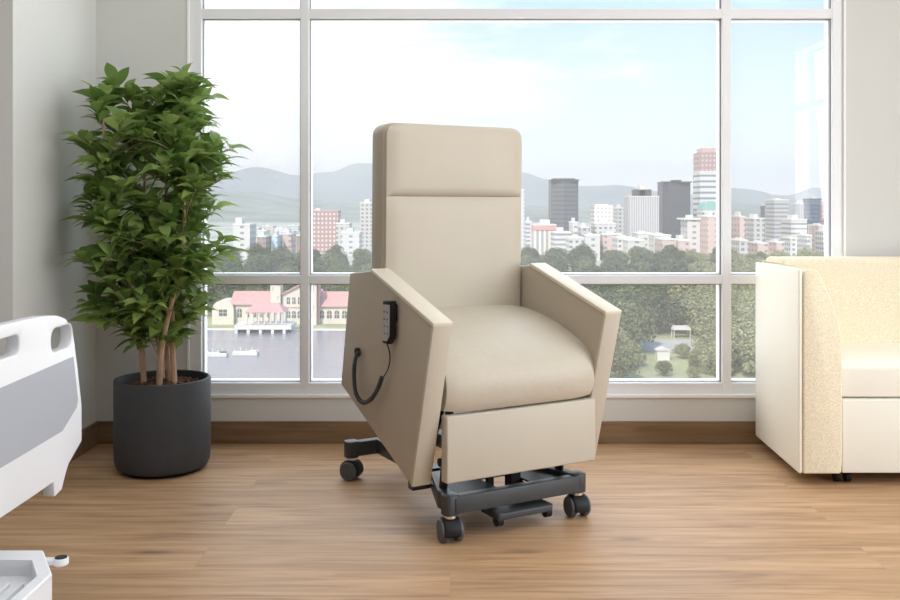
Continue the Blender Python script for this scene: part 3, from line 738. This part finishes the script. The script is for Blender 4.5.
# back: shell, lower cushion, headrest cushion
def tilt(o):
    for v in o.data.vertices: v.co.y += (1.39-v.co.z)*.018
bm = bmesh.new(); prism(bm, rrect(U(-.047), U(.548), .60, 1.406, .045, 8, (0, 0, 1, 1)), 'y', V(.415), V(.515), .010, 3)
tilt(link('back_shell', bm, m_vinyl_shaded, ch, smooth=50))
def pad(name, z0, z1, rtop, y0, bulge, corners):
    bm = bmesh.new(); nx, nz = 24, 16; g = []
    x0, x1 = U(-.039), U(.547)
    for j in range(nz+1):
        row = []
        for i in range(nx+1):
            s, t = i/nx, j/nz; a, b = 2*s-1, 2*t-1
            x = x0+(x1-x0)*s; z = z0+(z1-z0)*t
            if rtop:
                zr = z-(z1-rtop)
                for sg in (-1, 1):
                    xe = (x1-rtop) if sg > 0 else (x0+rtop)
                    dx = (x-xe)*sg
                    if dx > 0 and zr > 0:
                        m = max(dx, zr); L = math.hypot(dx, zr)
                        x = xe+sg*dx*m/L; z = (z1-rtop)+zr*m/L
            e = (1-abs(a)**16)*(1-abs(b)**22)
            row.append(bm.verts.new((x, V(y0) - bulge*e - .010*(1-a*a)*(1-b*b), z)))
        g.append(row)
    for j in range(nz):
        for i in range(nx): bm.faces.new((g[j][i], g[j][i+1], g[j+1][i+1], g[j+1][i]))
    # give it depth back to the shell
    bd = [e for e in bm.edges if e.is_boundary]
    r = bmesh.ops.extrude_edge_only(bm, edges=bd); vs = [v for v in r['geom'] if isinstance(v, bmesh.types.BMVert)]
    for v in vs: v.co.y = V(.416)
    bmesh.ops.contextual_create(bm, geom=[e for e in bm.edges if e.is_boundary])
    o = link(name, bm, m_vinyl, ch, smooth=60); tilt(o); return o
pad('back_cushion', .60, 1.1355, 0, .400, .010, (0, 0, 0, 0))
pad('headrest_cushion', 1.1365, 1.404, .045, .400, .012, (0, 0, 1, 1))

# base frame
bm = bmesh.new(); zb0, zb1 = .092, .150
def post(u, v):
    prism(bm, rrect(U(u)-.027, U(u)+.027, V(v)-.027, V(v)+.027, .018, 5), 'z', .088, .154, .003, 2)
for (u, v) in ((0, 0), (.516, 0), (0, .815), (.516, .815)): post(u, v)
box(bm, U(.0), U(.516), V(-.027), V(.010), zb0, zb1, .004)          # front beam
box(bm, U(.0), U(.516), V(.795), V(.835), zb0, zb1, .004)           # rear beam
for s in (0, 1):                                                     # side rails, drawn in towards the rear
    f = (lambda u: u) if s == 0 else (lambda u: .516-u)
    pl = [(f(-.010), .0), (f(.030), .0), (f(.030), .06), (f(.145), .34), (f(.145), .80), (f(.105), .80), (f(.105), .35), (f(-.010), .07)]
    prism(bm, [(U(a), V(b)) for a, b in pl], 'z', zb0, zb1, .003, 2)
box(bm, U(.0), U(.516), V(.27), V(.31), zb0, zb1, .004)
link('base_frame', bm, m_charcoal, ch, smooth=True)
# lift mechanism
bm = bmesh.new(); box(bm, U(.03), U(.21), V(.03), V(.26), .128, .136, .003); box(bm, U(.345), U(.49), V(.04), V(.26), .128, .136, .003)
link('mounting_plate', bm, m_black, ch)
for s in (0, 1):
    f = (lambda u: u) if s == 0 else (lambda u: .516-u)
    bm = bmesh.new()
    u0 = f(.012) if s == 0 else f(.028)
    prism(bm, VZ([(.06, .15), (.10, .15), (.05, .46), (.01, .46)]), 'x', U(u0), U(u0+.012), .002)
    prism(bm, VZ([(.24, .15), (.28, .15), (.12, .44), (.08, .44)]), 'x', U(u0+.014), U(u0+.024), .002)
    prism(bm, VZ([(-.01, .44), (.40, .56), (.40, .60), (-.01, .48)]), 'x', U(u0-.004), U(u0+.010), .002)
    tube(bm, [(U(u0-.012), V(.075), .24), (U(u0+.028), V(.075), .24)], .014, 12)
    tube(bm, [(U(u0-.010), V(.045), .34), (U(u0+.026), V(.045), .34)], .012, 12)
    link('lift_linkage', bm, m_black, ch, smooth=True)
bm = bmesh.new(); box(bm, U(.30), U(.345), V(.10), V(.14), .10, .40, .004); box(bm, U(.22), U(.245), V(.12), V(.14), .10, .40, .003)
link('actuator_bracket', bm, m_black, ch)
bm = bmesh.new(); tube(bm, [(U(.27), V(.30), .13), (U(.27), V(.16), .44)], .022, 14); box(bm, U(.22), U(.32), V(.28), V(.40), .10, .19, .01)
link('lift_motor', bm, m_black, ch, smooth=True)
bm = bmesh.new(); box(bm, U(-.035), U(.55), V(.05), V(.5), .445, .47, .004)
for v in bm.verts: v.co.z += (v.co.y-V(.05))*.30
link('seat_frame', bm, m_black, ch)
# brake pedal under the front beam
bm = bmesh.new(); prism(bm, rrect(U(.165), U(.392), V(-.035), V(.085), .012, 4), 'z', .048, .070, .004, 2)
pd = link('brake_pedal', bm, m_charcoal, ch, smooth=True)
for u in (.170, .368):
    bm = bmesh.new(); tube(bm, [(U(u), V(.06), .055), (U(u+.012), V(.16), .105)], .009, 8)
    link('pedal_arm', bm, m_black, pd, smooth=True)
    bm = bmesh.new(); tube(bm, [(U(u+.0), V(-.01), .040), (U(u+.022), V(-.01), .040)], .018, 12)
    link('pedal_roller', bm, m_black, pd, smooth=True)
# casters
def make_caster(u, v, ang):
    r = .037
    bm = bmesh.new(); pr = []
    for k in range(13):
        a = R(12 + 190*k/12); pr.append((V(v) + math.cos(a)*(r+.006)*1.0, r+math.sin(a)*(r+.006)))
    pr += [(V(v)-.028, r-.012), (V(v)+.028, r-.012)]
    prism(bm, pr, 'x', U(u)-.030, U(u)+.030, .008, 3)
    o = link('caster', bm, m_black, ch, smooth=True)
    for s in (-1, 1):
        b2 = bmesh.new(); lathe(b2, [(0, 0), (.014, 0), (.016, .003), (.032, .004), (r, .008), (r, .022), (.034, .026), (0, .026)], 28)
        M4 = Matrix.Translation((U(u)+s*.011, V(v), r)) @ Matrix.Rotation(R(90*s), 4, 'Y')
        bmesh.ops.transform(b2, matrix=M4, verts=b2.verts); link('wheel', b2, m_wheel, o, smooth=True)
    b3 = bmesh.new(); tube(b3, [(U(u), V(v), .078), (U(u), V(v), .0885)], .0215, 16); link('stem_collar', b3, m_chrome, o, smooth=True)['label'] = 'bright steel collar'
    if ang:
        for q in (o,) + tuple(o.children):
            q.data.transform(Matrix.Translation((U(u), V(v), 0)) @ Matrix.Rotation(R(ang), 4, 'Z') @ Matrix.Translation((-U(u), -V(v), 0)))
make_caster(0, 0, -12); make_caster(.516, 0, -8); make_caster(0, .815, 40); make_caster(.516, .815, 15)

# hand control on the left arm
xo = U(-.122)
def S(px, py, off=.030):           # photo position on the outer face of the left arm, in chair coordinates
    n = Vector((ux, uy, 0)); p0 = O + n*(-.122-off); d = Vector(((px-450)/950, 1, -(py-206)/950)); C = Vector((0, 0, 1.1))
    P = C + d*((p0-C).dot(n)/d.dot(n)); q = P-O
    return (V(q.dot(Vector((-uy, ux, 0)))), P.z)
bm = bmesh.new()
q = [S(383.5, 300.5), S(391.5, 301), S(391, 338), S(388, 344.5), S(383, 343)]
prism(bm, q, 'x', xo-.034, xo-.010, .005, 3)
hc = link('hand_control', bm, m_black, ch, smooth=True); hc['label'] = 'dark grey hand control with a pale keypad'
bm = bmesh.new(); qc = Vector((sum(a for a, b in q)/5, sum(b for a, b in q)/5))
q2 = [tuple(qc + (Vector(p)-qc)*.84) for p in q]; prism(bm, q2, 'x', xo-.0355, xo-.033, .001, 1)
link('keypad', bm, m_hand, hc)
bm = bmesh.new(); c0 = Vector((sum(a for a, b in q)/5, sum(b for a, b in q)/5))
for k in range(4):
    for s in (-1, 1):
        y = c0.x + s*.012; z = c0.y + .045 - k*.024; bm = bmesh.new(); tube(bm, [(xo-.0355, y, z), (xo-.0368, y, z)], .0030, 8)
        link('key', bm, m_wheel, hc)
bm = bmesh.new(); a = S(395, 312, 0); box(bm, xo-.014, xo+.001, a[0]-.022, a[0]+.012, a[1]-.03, a[1]+.03, .006); link('control_holder', bm, m_black, ch, smooth=True)
bm = bmesh.new(); pts = [(xo-.028, *S(386.5, 344)), (xo-.022, *S(387.5, 353)), (xo-.018, *S(386.5, 362)), (xo-.020, *S(385, 370)), (xo-.024, *S(382, 377))]
tube(bm, smooth_pts(pts), .0022, 6); link('straight_cable', bm, m_black, ch, smooth=True)
bm = bmesh.new(); pts = [(xo-.030, *S(382, 377)), (xo-.03, *S(377, 390)), (xo-.03, *S(370, 400)), (xo-.03, *S(362, 402)), (xo-.03, *S(356, 393)), (xo-.03, *S(354, 376)), (xo-.030, *S(354.8, 363)), (xo-.024, *S(356.3, 356.5, .024)), (xo-.012, *S(358, 353.3, .012)), (xo+.002, *S(359.5, 352.5, 0))]
sp = smooth_pts(pts, 10); L = [0]
for a, b in zip(sp, sp[1:]): L.append(L[-1]+(b-a).length)
coil = []; turns = L[-1]/.0058; N = int(turns*7)
for k in range(N+1):
    s = L[-1]*k/N; i = max(j for j in range(len(L)) if L[j] <= s+1e-9); i = min(i, len(sp)-2)
    f = (s-L[i])/max(1e-9, L[i+1]-L[i]); p = sp[i].lerp(sp[i+1], f); d = (sp[i+1]-sp[i]).normalized()
    nn = d.cross(Vector((1, 0, 0))).normalized(); bb = d.cross(nn); a = 2*math.pi*turns*k/N
    coil.append(p + (nn*math.cos(a)+bb*math.sin(a))*.0056)
tube(bm, coil, .0030, 5); tube(bm, sp, .0045, 6)
link('coiled_cord', bm, m_charcoal, ch, smooth=True)
bm = bmesh.new(); a = S(359, 352, 0); tube(bm, [(xo+.002, *a), (xo-.012, *a)], .016, 14); link('cord_socket', bm, m_black, ch, smooth=True)

# ================================================================ POTTED PLANT
PX, PY = -1.205, 3.985
pl = empty('potted_plant', (PX, PY, 0)); tag(pl, 'tall leafy green plant in a charcoal cylinder pot by the window', 'potted plant')
bm = bmesh.new(); pr = .196
lathe(bm, [(0, .012), (.150, .012), (.168, .012), (.185, .020), (.193, .040), (pr, .10), (pr, .375), (pr-.002, .380), (pr-.010, .382), (pr-.016, .378), (pr-.016, .31), (0, .31)], 72)
pot = link('pot', bm, m_pot, pl, smooth=True)
bm = bmesh.new(); lathe(bm, [(0, 0), (.160, 0), (.165, .013), (0, .013)], 48); link('pot_foot', bm, m_black, pl, smooth=True)
bm = bmesh.new(); rs = random.Random(3)
lathe(bm, [(pr-.017, .335), (.12, .350), (.06, .358), (0, .360)], 48)
for k in range(420):
    a = rs.uniform(0, 6.283); r = math.sqrt(rs.random())*(pr-.03); z = .338+.022*(1-(r/pr)**2)+rs.uniform(0, .008)
    t = bmesh.new(); bmesh.ops.create_cube(t, size=1); bmesh.ops.scale(t, vec=(rs.uniform(.012, .026), rs.uniform(.006, .012), rs.uniform(.004, .008)), verts=t.verts)
    for v in t.verts: v.co += Vector((rs.uniform(-1, 1), rs.uniform(-1, 1), rs.uniform(-1, 1)))*.0015
    bmesh.ops.transform(t, matrix=Matrix.Translation((r*math.cos(a), r*math.sin(a), z)) @ Matrix.Rotation(rs.uniform(0, 6.28), 4, 'Z') @ Matrix.Rotation(rs.uniform(-.6, .6), 4, 'X') @ Matrix.Rotation(rs.uniform(-.5, .5), 4, 'Y'), verts=t.verts)
    merge(bm, t)
link('soil', bm, m_soil, pl)
# crown outline: half width by height (from the photograph), centre drift
crown = [(.52, .10), (.60, .24), (.70, .31), (.85, .35), (1.00, .36), (1.15, .38), (1.30, .37), (1.45, .34), (1.55, .30), (1.64, .22), (1.72, .10)]
def cw(z):
    for (a, ra), (b, rb) in zip(crown, crown[1:]):
        if a <= z <= b: return ra+(rb-ra)*(z-a)/(b-a)
    return .06
tips = []; stems = [(-.075, -.03), (-.03, .05), (.01, .02), (.055, -.045), (.02, -.06)]
twig = bmesh.new()
for i, (sx, sy) in enumerate(stems):
    bm = bmesh.new(); top = Vector(((-.24, -.14, -.03, .09, .14)[i], (-.08, .12, .1, .06, -.12)[i], (1.48, 1.57, 1.50, 1.55, 1.38)[i]))
    p0 = Vector((sx, sy, .34)); pts = []
    for k in range(9):
        t = k/8; p = p0.lerp(top, t); p.x += .02*math.sin(t*7+i); p.y += .02*math.cos(t*6+i*2); pts.append(p)
    sp_ = smooth_pts(pts, 3); tube(bm, sp_, [.0135*(1-.72*k/(len(sp_)-1)) for k in range(len(sp_))], 8)
    link('stem', bm, m_stem, pl, smooth=True)
    # side branches
    nb = 21
    for j in range(nb):
        t = .13+.87*j/nb; k = int(t*(len(sp_)-1)); b0 = sp_[k]
        for _ in range(2 if j % 2 else 1):
            a = rs.uniform(0, 6.283) if rs.random() < .45 else (math.atan2(b0.y, b0.x+.05) + rs.uniform(-1.2, 1.2))
            z1 = min(1.655, b0.z + rs.uniform(.06, .22)); w = cw(z1)*rs.uniform(.45, .97)
            p1 = Vector((math.cos(a)*w-.06, math.sin(a)*w*.85, z1))
            p1.x = max(p1.x, -.40)
            if (p1-b0).length > .42: p1 = b0 + (p1-b0).normalized()*.42
            mid = b0.lerp(p1, .5) + Vector((0, 0, .02))
            q = smooth_pts([b0, mid, p1], 4); tube(twig, q, [.0042*(1-.6*m/(len(q)-1)) for m in range(len(q))], 5)
            tips.append((p1, (p1-mid).normalized()))
            tips.append((q[len(q)//2], (p1-b0).normalized()))
    tips.append((top, Vector((0, 0, 1)))); tips.append((sp_[-4], Vector((0, 0, 1))))
link('branch', twig, m_twig, pl, smooth=True)['kind'] = 'stuff'
fol = bmesh.new()
def leaf(bm, p, d, L, W, droop, roll):
    d = d.normalized(); s = d.cross(Vector((0, 0, 1)))
    s = s.normalized() if s.length > .05 else Vector((1, 0, 0))
    s = (Matrix.Rotation(roll, 3, d) @ s); up = s.cross(d)
    n = 9; rows = []
    for k in range(n):
        t = k/(n-1); w = (W*max(.05, math.sin(math.pi*max(0, (t-.10)/.90)**.80))**1.05 if t > .12 else W*.05) if 0 < t < 1 else 0
        c = p + d*(L*t) + Vector((0, 0, -1))*(droop*L*t*t) + up*(.10*L*math.sin(math.pi*t))
        if w < 1e-5: rows.append((bm.verts.new(c),))
        else:
            l = c - s*w + up*w*.22; r = c + s*w + up*w*.22
            rows.append((bm.verts.new(l), bm.verts.new(c), bm.verts.new(r)))
    for a, b in zip(rows, rows[1:]):
        if len(a) == 1: bm.faces.new((a[0], b[1], b[0])); bm.faces.new((a[0], b[2], b[1]))
        elif len(b) == 1: bm.faces.new((a[0], a[1], b[0])); bm.faces.new((a[1], a[2], b[0]))
        else: bm.faces.new((a[0], a[1], b[1], b[0])); bm.faces.new((a[1], a[2], b[2], b[1]))
for p, d in tips:
    n = rs.randint(6, 9); a0 = rs.uniform(0, 6.28)
    for k in range(n):
        a = a0 + k*2.4; out = Vector((math.cos(a), math.sin(a), rs.uniform(.0, .8)))
        dd = (out + d*.7).normalized(); L = rs.uniform(.095, .155)
        pp = p - d*rs.uniform(0, .085)
        e = pp+dd*L
        if PX+e.x < XL+.015 and PY+e.y > YP-.02: continue
        if PY+e.y > YW-.02: continue
        leaf(fol, pp, dd, L, L*rs.uniform(.17, .22), rs.uniform(.10, .42), rs.uniform(-.5, .5))
link('foliage', fol, m_leaf, pl, smooth=70)

# ================================================================ SOFA
so = empty('sofa', (2.25, 4.0, 0)); tag(so, 'ivory and straw coloured sofa against the window wall at right', 'sofa')
SX, SY = so.location.x, so.location.y
def sb(x0, x1, y0, y1, z0, z1, b=.01, seg=3):
    bm = bmesh.new(); box(bm, x0-SX, x1-SX, y0-SY, y1-SY, z0, z1, b, seg); return bm
sofaL, sofaR = 1.368, 3.20
def arm_profile(flip=False):
    pts = [(1.385, .050), (1.533, .050), (1.538, .10), (1.538, .555)]
    for k in range(1, 9):
        t = k/8; pts.append((1.538-.085*t**1.6, .555+.27*t))
    pts += [(1.447, .842), (1.435, .850), (1.410, .852), (1.392, .846), (1.385, .830)]
    if flip: pts = [(sofaL+sofaR-x, z) for x, z in pts][::-1]
    return [(x-SX, z) for x, z in pts]
for fl in (False, True):
    bm = bmesh.new(); prism(bm, arm_profile(fl), 'y', 3.722-SY, 4.33-SY, .008, 3)
    for v in bm.verts:
        if abs(v.co.x+SX-(1.385 if not fl else sofaL+sofaR-1.385)) < .03: v.co.x += (v.co.y+SY-3.728)*(.045 if not fl else -.045)
    aa = link('sofa_arm', bm, m_sofa_f, so, smooth=45)
    x0, x1 = (1.368, 1.384) if not fl else (sofaL+sofaR-1.384, sofaL+sofaR-1.368)
    bm = bmesh.new(); prism(bm, [(3.728-SY, .050), (4.345-SY, .050), (4.345-SY, .843), (3.728-SY, .852)], 'x', x0-SX, x1-SX, .006, 3)
    for v in bm.verts: v.co.x += (v.co.y+SY-3.728)*(.045 if not fl else -.045)
    link('side_panel', bm, m_sofa_w, aa, smooth=True)['label'] = 'smooth ivory outer panel of the arm'
bm = bmesh.new(); prism(bm, [(4.12-SY, .30), (4.345-SY, .30), (4.345-SY, .862), (4.30-SY, .872), (4.13-SY, .874), (4.105-SY, .862)], 'x', 1.44-SX, 3.13-SX, .012, 3)
link('sofa_back', bm, m_sofa_f, so, smooth=45)
bm = bmesh.new(); prism(bm, [(3.748-SY, .345), (4.30-SY, .345), (4.30-SY, .515), (3.80-SY, .492), (3.765-SY, .485), (3.748-SY, .462)], 'x', 1.541-SX, 3.027-SX, .010, 3)
link('seat_cushion', bm, m_sofa_w, so, smooth=45)
link('drawer_front', sb(1.543, 3.025, 3.735, 3.76, .050, .338, .004), m_sofa_w, so, smooth=True)
link('inner_frame', sb(1.54, 3.03, 3.762, 4.30, .06, .34, .003), m_sofa_w, so)
for (cx, cy) in ((1.565, 3.80), (3.00, 3.80), (1.565, 4.25), (3.00, 4.25)):
    bm = bmesh.new(); box(bm, cx-SX-.020, cx-SX+.020, cy-SY-.018, cy-SY+.018, .036, .058, .004)
    c = link('caster', bm, m_black, so, smooth=True)
    for s in (-1, 1):
        b2 = bmesh.new(); lathe(b2, [(0, 0), (.020, 0), (.023, .004), (.023, .018), (.02, .022), (0, .022)], 20)
        bmesh.ops.transform(b2, matrix=Matrix.Translation((cx-SX+s*.010, cy-SY-.006, .023)) @ Matrix.Rotation(R(90*s), 4, 'Y'), verts=b2.verts)
        link('wheel', b2, m_black, c, smooth=True)

# ================================================================ HOSPITAL BED
BX = -1.10       # plane of the footboard
be = empty('hospital_bed', (-2.2, 2.35, 0)); tag(be, 'white hospital bed with a grey inset footboard at the left edge', 'hospital bed')
ox, oy = be.location.x, be.location.y
def BP(px, py):   # photo position on the footboard plane
    y = 950*BX/(px-450); return (y-oy, 1.1-(py-206)*y/950)
yc = 2.300        # middle of the bed
def mir(pts): return [(2*(yc-oy)-a, b) for a, b in pts]
far = [BP(82, 441), BP(82, 405), BP(78, 368), BP(75, 345), BP(73, 330), BP(71, 324), BP(66, 318.5), BP(58, 315.5), BP(44, 316), BP(25, 320), BP(0, 326)]
zc = far[-1][1]+.003
low = [BP(69, 463), BP(66, 470), BP(62.5, 488), BP(56, 492), BP(55, 479)]   # hook at the lower corner
lowm = BP(40, 489.5)
half = far[::-1]            # from middle-ish top to far bottom
outline = half + [BP(69, 464), BP(66, 474), BP(62, 490), BP(55, 497), BP(54.5, 482), BP(30, 499), BP(0, 519)]
full = outline + mir(outline)[::-1]
bm = bmesh.new()
def ring_face(bm, outer, holes, x):
    es = []
    for lp in [outer]+holes:
        vs = [bm.verts.new((x, a, b)) for a, b in lp]
        es += [bm.edges.new((vs[i], vs[(i+1) % len(vs)])) for i in range(len(vs))]
    return bmesh.ops.triangle_fill(bm, use_beauty=True, use_dissolve=False, edges=es)
def hole(cy_, cz_, w, h, r, n=5, sk=0):
    return [(cy_+a, cz_+b+sk*a) for a, b in rrect(-w/2, w/2, -h/2, h/2, r, n)]
h1c = BP(62, 338); hA = hole(h1c[0], h1c[1], .145, .066, .03)
h2 = BP(0, 350); hB = hole(yc-oy, .748, .26, .050, .022)
hC = mir(hA)[::-1]
ring_face(bm, full, [hA, hB, hC], BX-ox)
r = bmesh.ops.extrude_face_region(bm, geom=bm.faces[:])
for v in [g for g in r['geom'] if isinstance(g, bmesh.types.BMVert)]: v.co.x -= .036
bmesh.ops.recalc_face_normals(bm, faces=bm.faces[:])
es = [e_ for e_ in bm.edges if len(e_.link_faces) == 2 and e_.calc_face_angle(0) > 1.0]
bev(bm, es, .006, 3)
fb = link('footboard', bm, m_bed, be, smooth=50)
ins = [BP(73, 356.5), BP(77.5, 399), BP(76.5, 407), BP(62, 431), BP(0, 468), BP(0, 388)]
full_i = ins[5:6] + ins[0:5]; mi_ = mir(full_i)[::-1]
bm = bmesh.new(); prism(bm, full_i+mi_, 'x', BX-ox-.002, BX-ox+.0015, .0)
link('inset_panel', bm, m_bedg, fb)['label'] = 'flat grey panel set into the white footboard'
# mattress, deck, head end
def bb(name, mat, x0, x1, y0, y1, z0, z1, b=.01, par=be):
    bm = bmesh.new(); box(bm, x0-ox, x1-ox, y0-oy, y1-oy, z0, z1, b, 3); return link(name, bm, mat, par, smooth=True)
bb('mattress', m_matt, -3.20, -1.18, yc-.42, yc+.42, .50, .64, .03)
bb('bed_deck', m_bed, -3.22, -1.16, yc-.44, yc+.44, .43, .50)
bm = bmesh.new(); prism(bm, rrect(yc-.46-oy, yc+.46-oy, .40, .92, .09, 6, (0, 0, 1, 1)), 'x', -3.28-ox, -3.235-ox, .008, 3); link('headboard', bm, m_bed, be, smooth=50)
bb('lift_column', m_bedd, -2.9, -2.75, yc-.12, yc+.12, .24, .45); bb('lift_column', m_bedd, -1.65, -1.5, yc-.12, yc+.12, .24, .45)
# base cover: shallow ribbed tray with raised chamfered rim
def W3(px, py, z): q_ = (1.1-z)/((py-206)/950); return ((px-450)/950*q_, q_)
x0t, y0t = -3.05, 1.72; ZR = .26
po = [(x0t, 1.0), W3(43.5, 550, ZR), W3(52, 573, ZR)]; po[0] = (x0t, po[1][1]); po += [(po[2][0], y0t+.1), (po[2][0]-.06, y0t), (x0t, y0t)]
pi_ = [(x0t+.06, W3(32, 560, ZR)[1]), W3(32, 560, ZR), W3(37, 576, ZR)]; pi_ += [(pi_[2][0], y0t+.14), (pi_[2][0]-.05, y0t+.06), (x0t+.06, y0t+.06)]
A_ = po[2]
bm = bmesh.new()
def loop(bm, pts, z, grow=0): return [bm.verts.new((a-ox, b-oy, z)) for a, b in pts]
Ls = [loop(bm, po, .10), loop(bm, po, ZR-.004), loop(bm, [(a+(.003 if a < -2 else -.003), b+(-.003 if b > 2.1 else .003)) for a, b in po], ZR), loop(bm, pi_, ZR), loop(bm, pi_, .222)]
for a, b in zip(Ls, Ls[1:]):
    for k in range(6): bm.faces.new((a[k], a[(k+1) % 6], b[(k+1) % 6], b[k]))
bm.faces.new(Ls[-1]); bm.faces.new(Ls[0][::-1])
tray = link('base_cover', bm, m_bed, be)
for k in range(9):
    bm = bmesh.new(); x = A_[0]-.075-.032*k-ox; box(bm, x-.005, x+.005, y0t+.16-oy, 2.19-oy, .219, .233, .003, 2)
    link('rib', bm, m_bed, tray)
bm = bmesh.new(); c = W3(61, 557.5, .25); box(bm, c[0]-.05-ox, c[0]-ox, c[1]-.012-oy, c[1]+.012-oy, .234, .248, .004)
lathe(bm, [(0, .232), (.015, .232), (.018, .235), (.018, .248), (.0165, .250), (0, .250)], 24, (c[0]-ox, c[1]-oy, 0))
pb = link('corner_bumper', bm, m_bed, tray, smooth=True)
bm = bmesh.new(); lathe(bm, [(0, .249), (.0145, .249), (.0145, .2515), (0, .2515)], 24, (c[0]-ox, c[1]-oy, 0)); link('bumper_cap', bm, m_black, pb)['label'] = 'black round cap on the white bumper'
for (cx, cy) in ((-1.12, 1.80), (-1.12, 2.22), (-2.95, 1.80), (-2.95, 2.22)):
    bm = bmesh.new(); box(bm, cx-ox-.02, cx-ox+.02, cy-oy-.03, cy-oy+.03, .07, .11, .006); c_ = link('caster', bm, m_black, be)
    b2 = bmesh.new(); lathe(b2, [(0, -.015), (.045, -.015), (.05, -.01), (.05, .01), (.045, .015), (0, .015)], 24)
    bmesh.ops.transform(b2, matrix=Matrix.Translation((cx-ox, cy-oy, .05)) @ Matrix.Rotation(R(90), 4, 'Y'), verts=b2.verts); link('wheel', b2, m_wheel, c_, smooth=True)
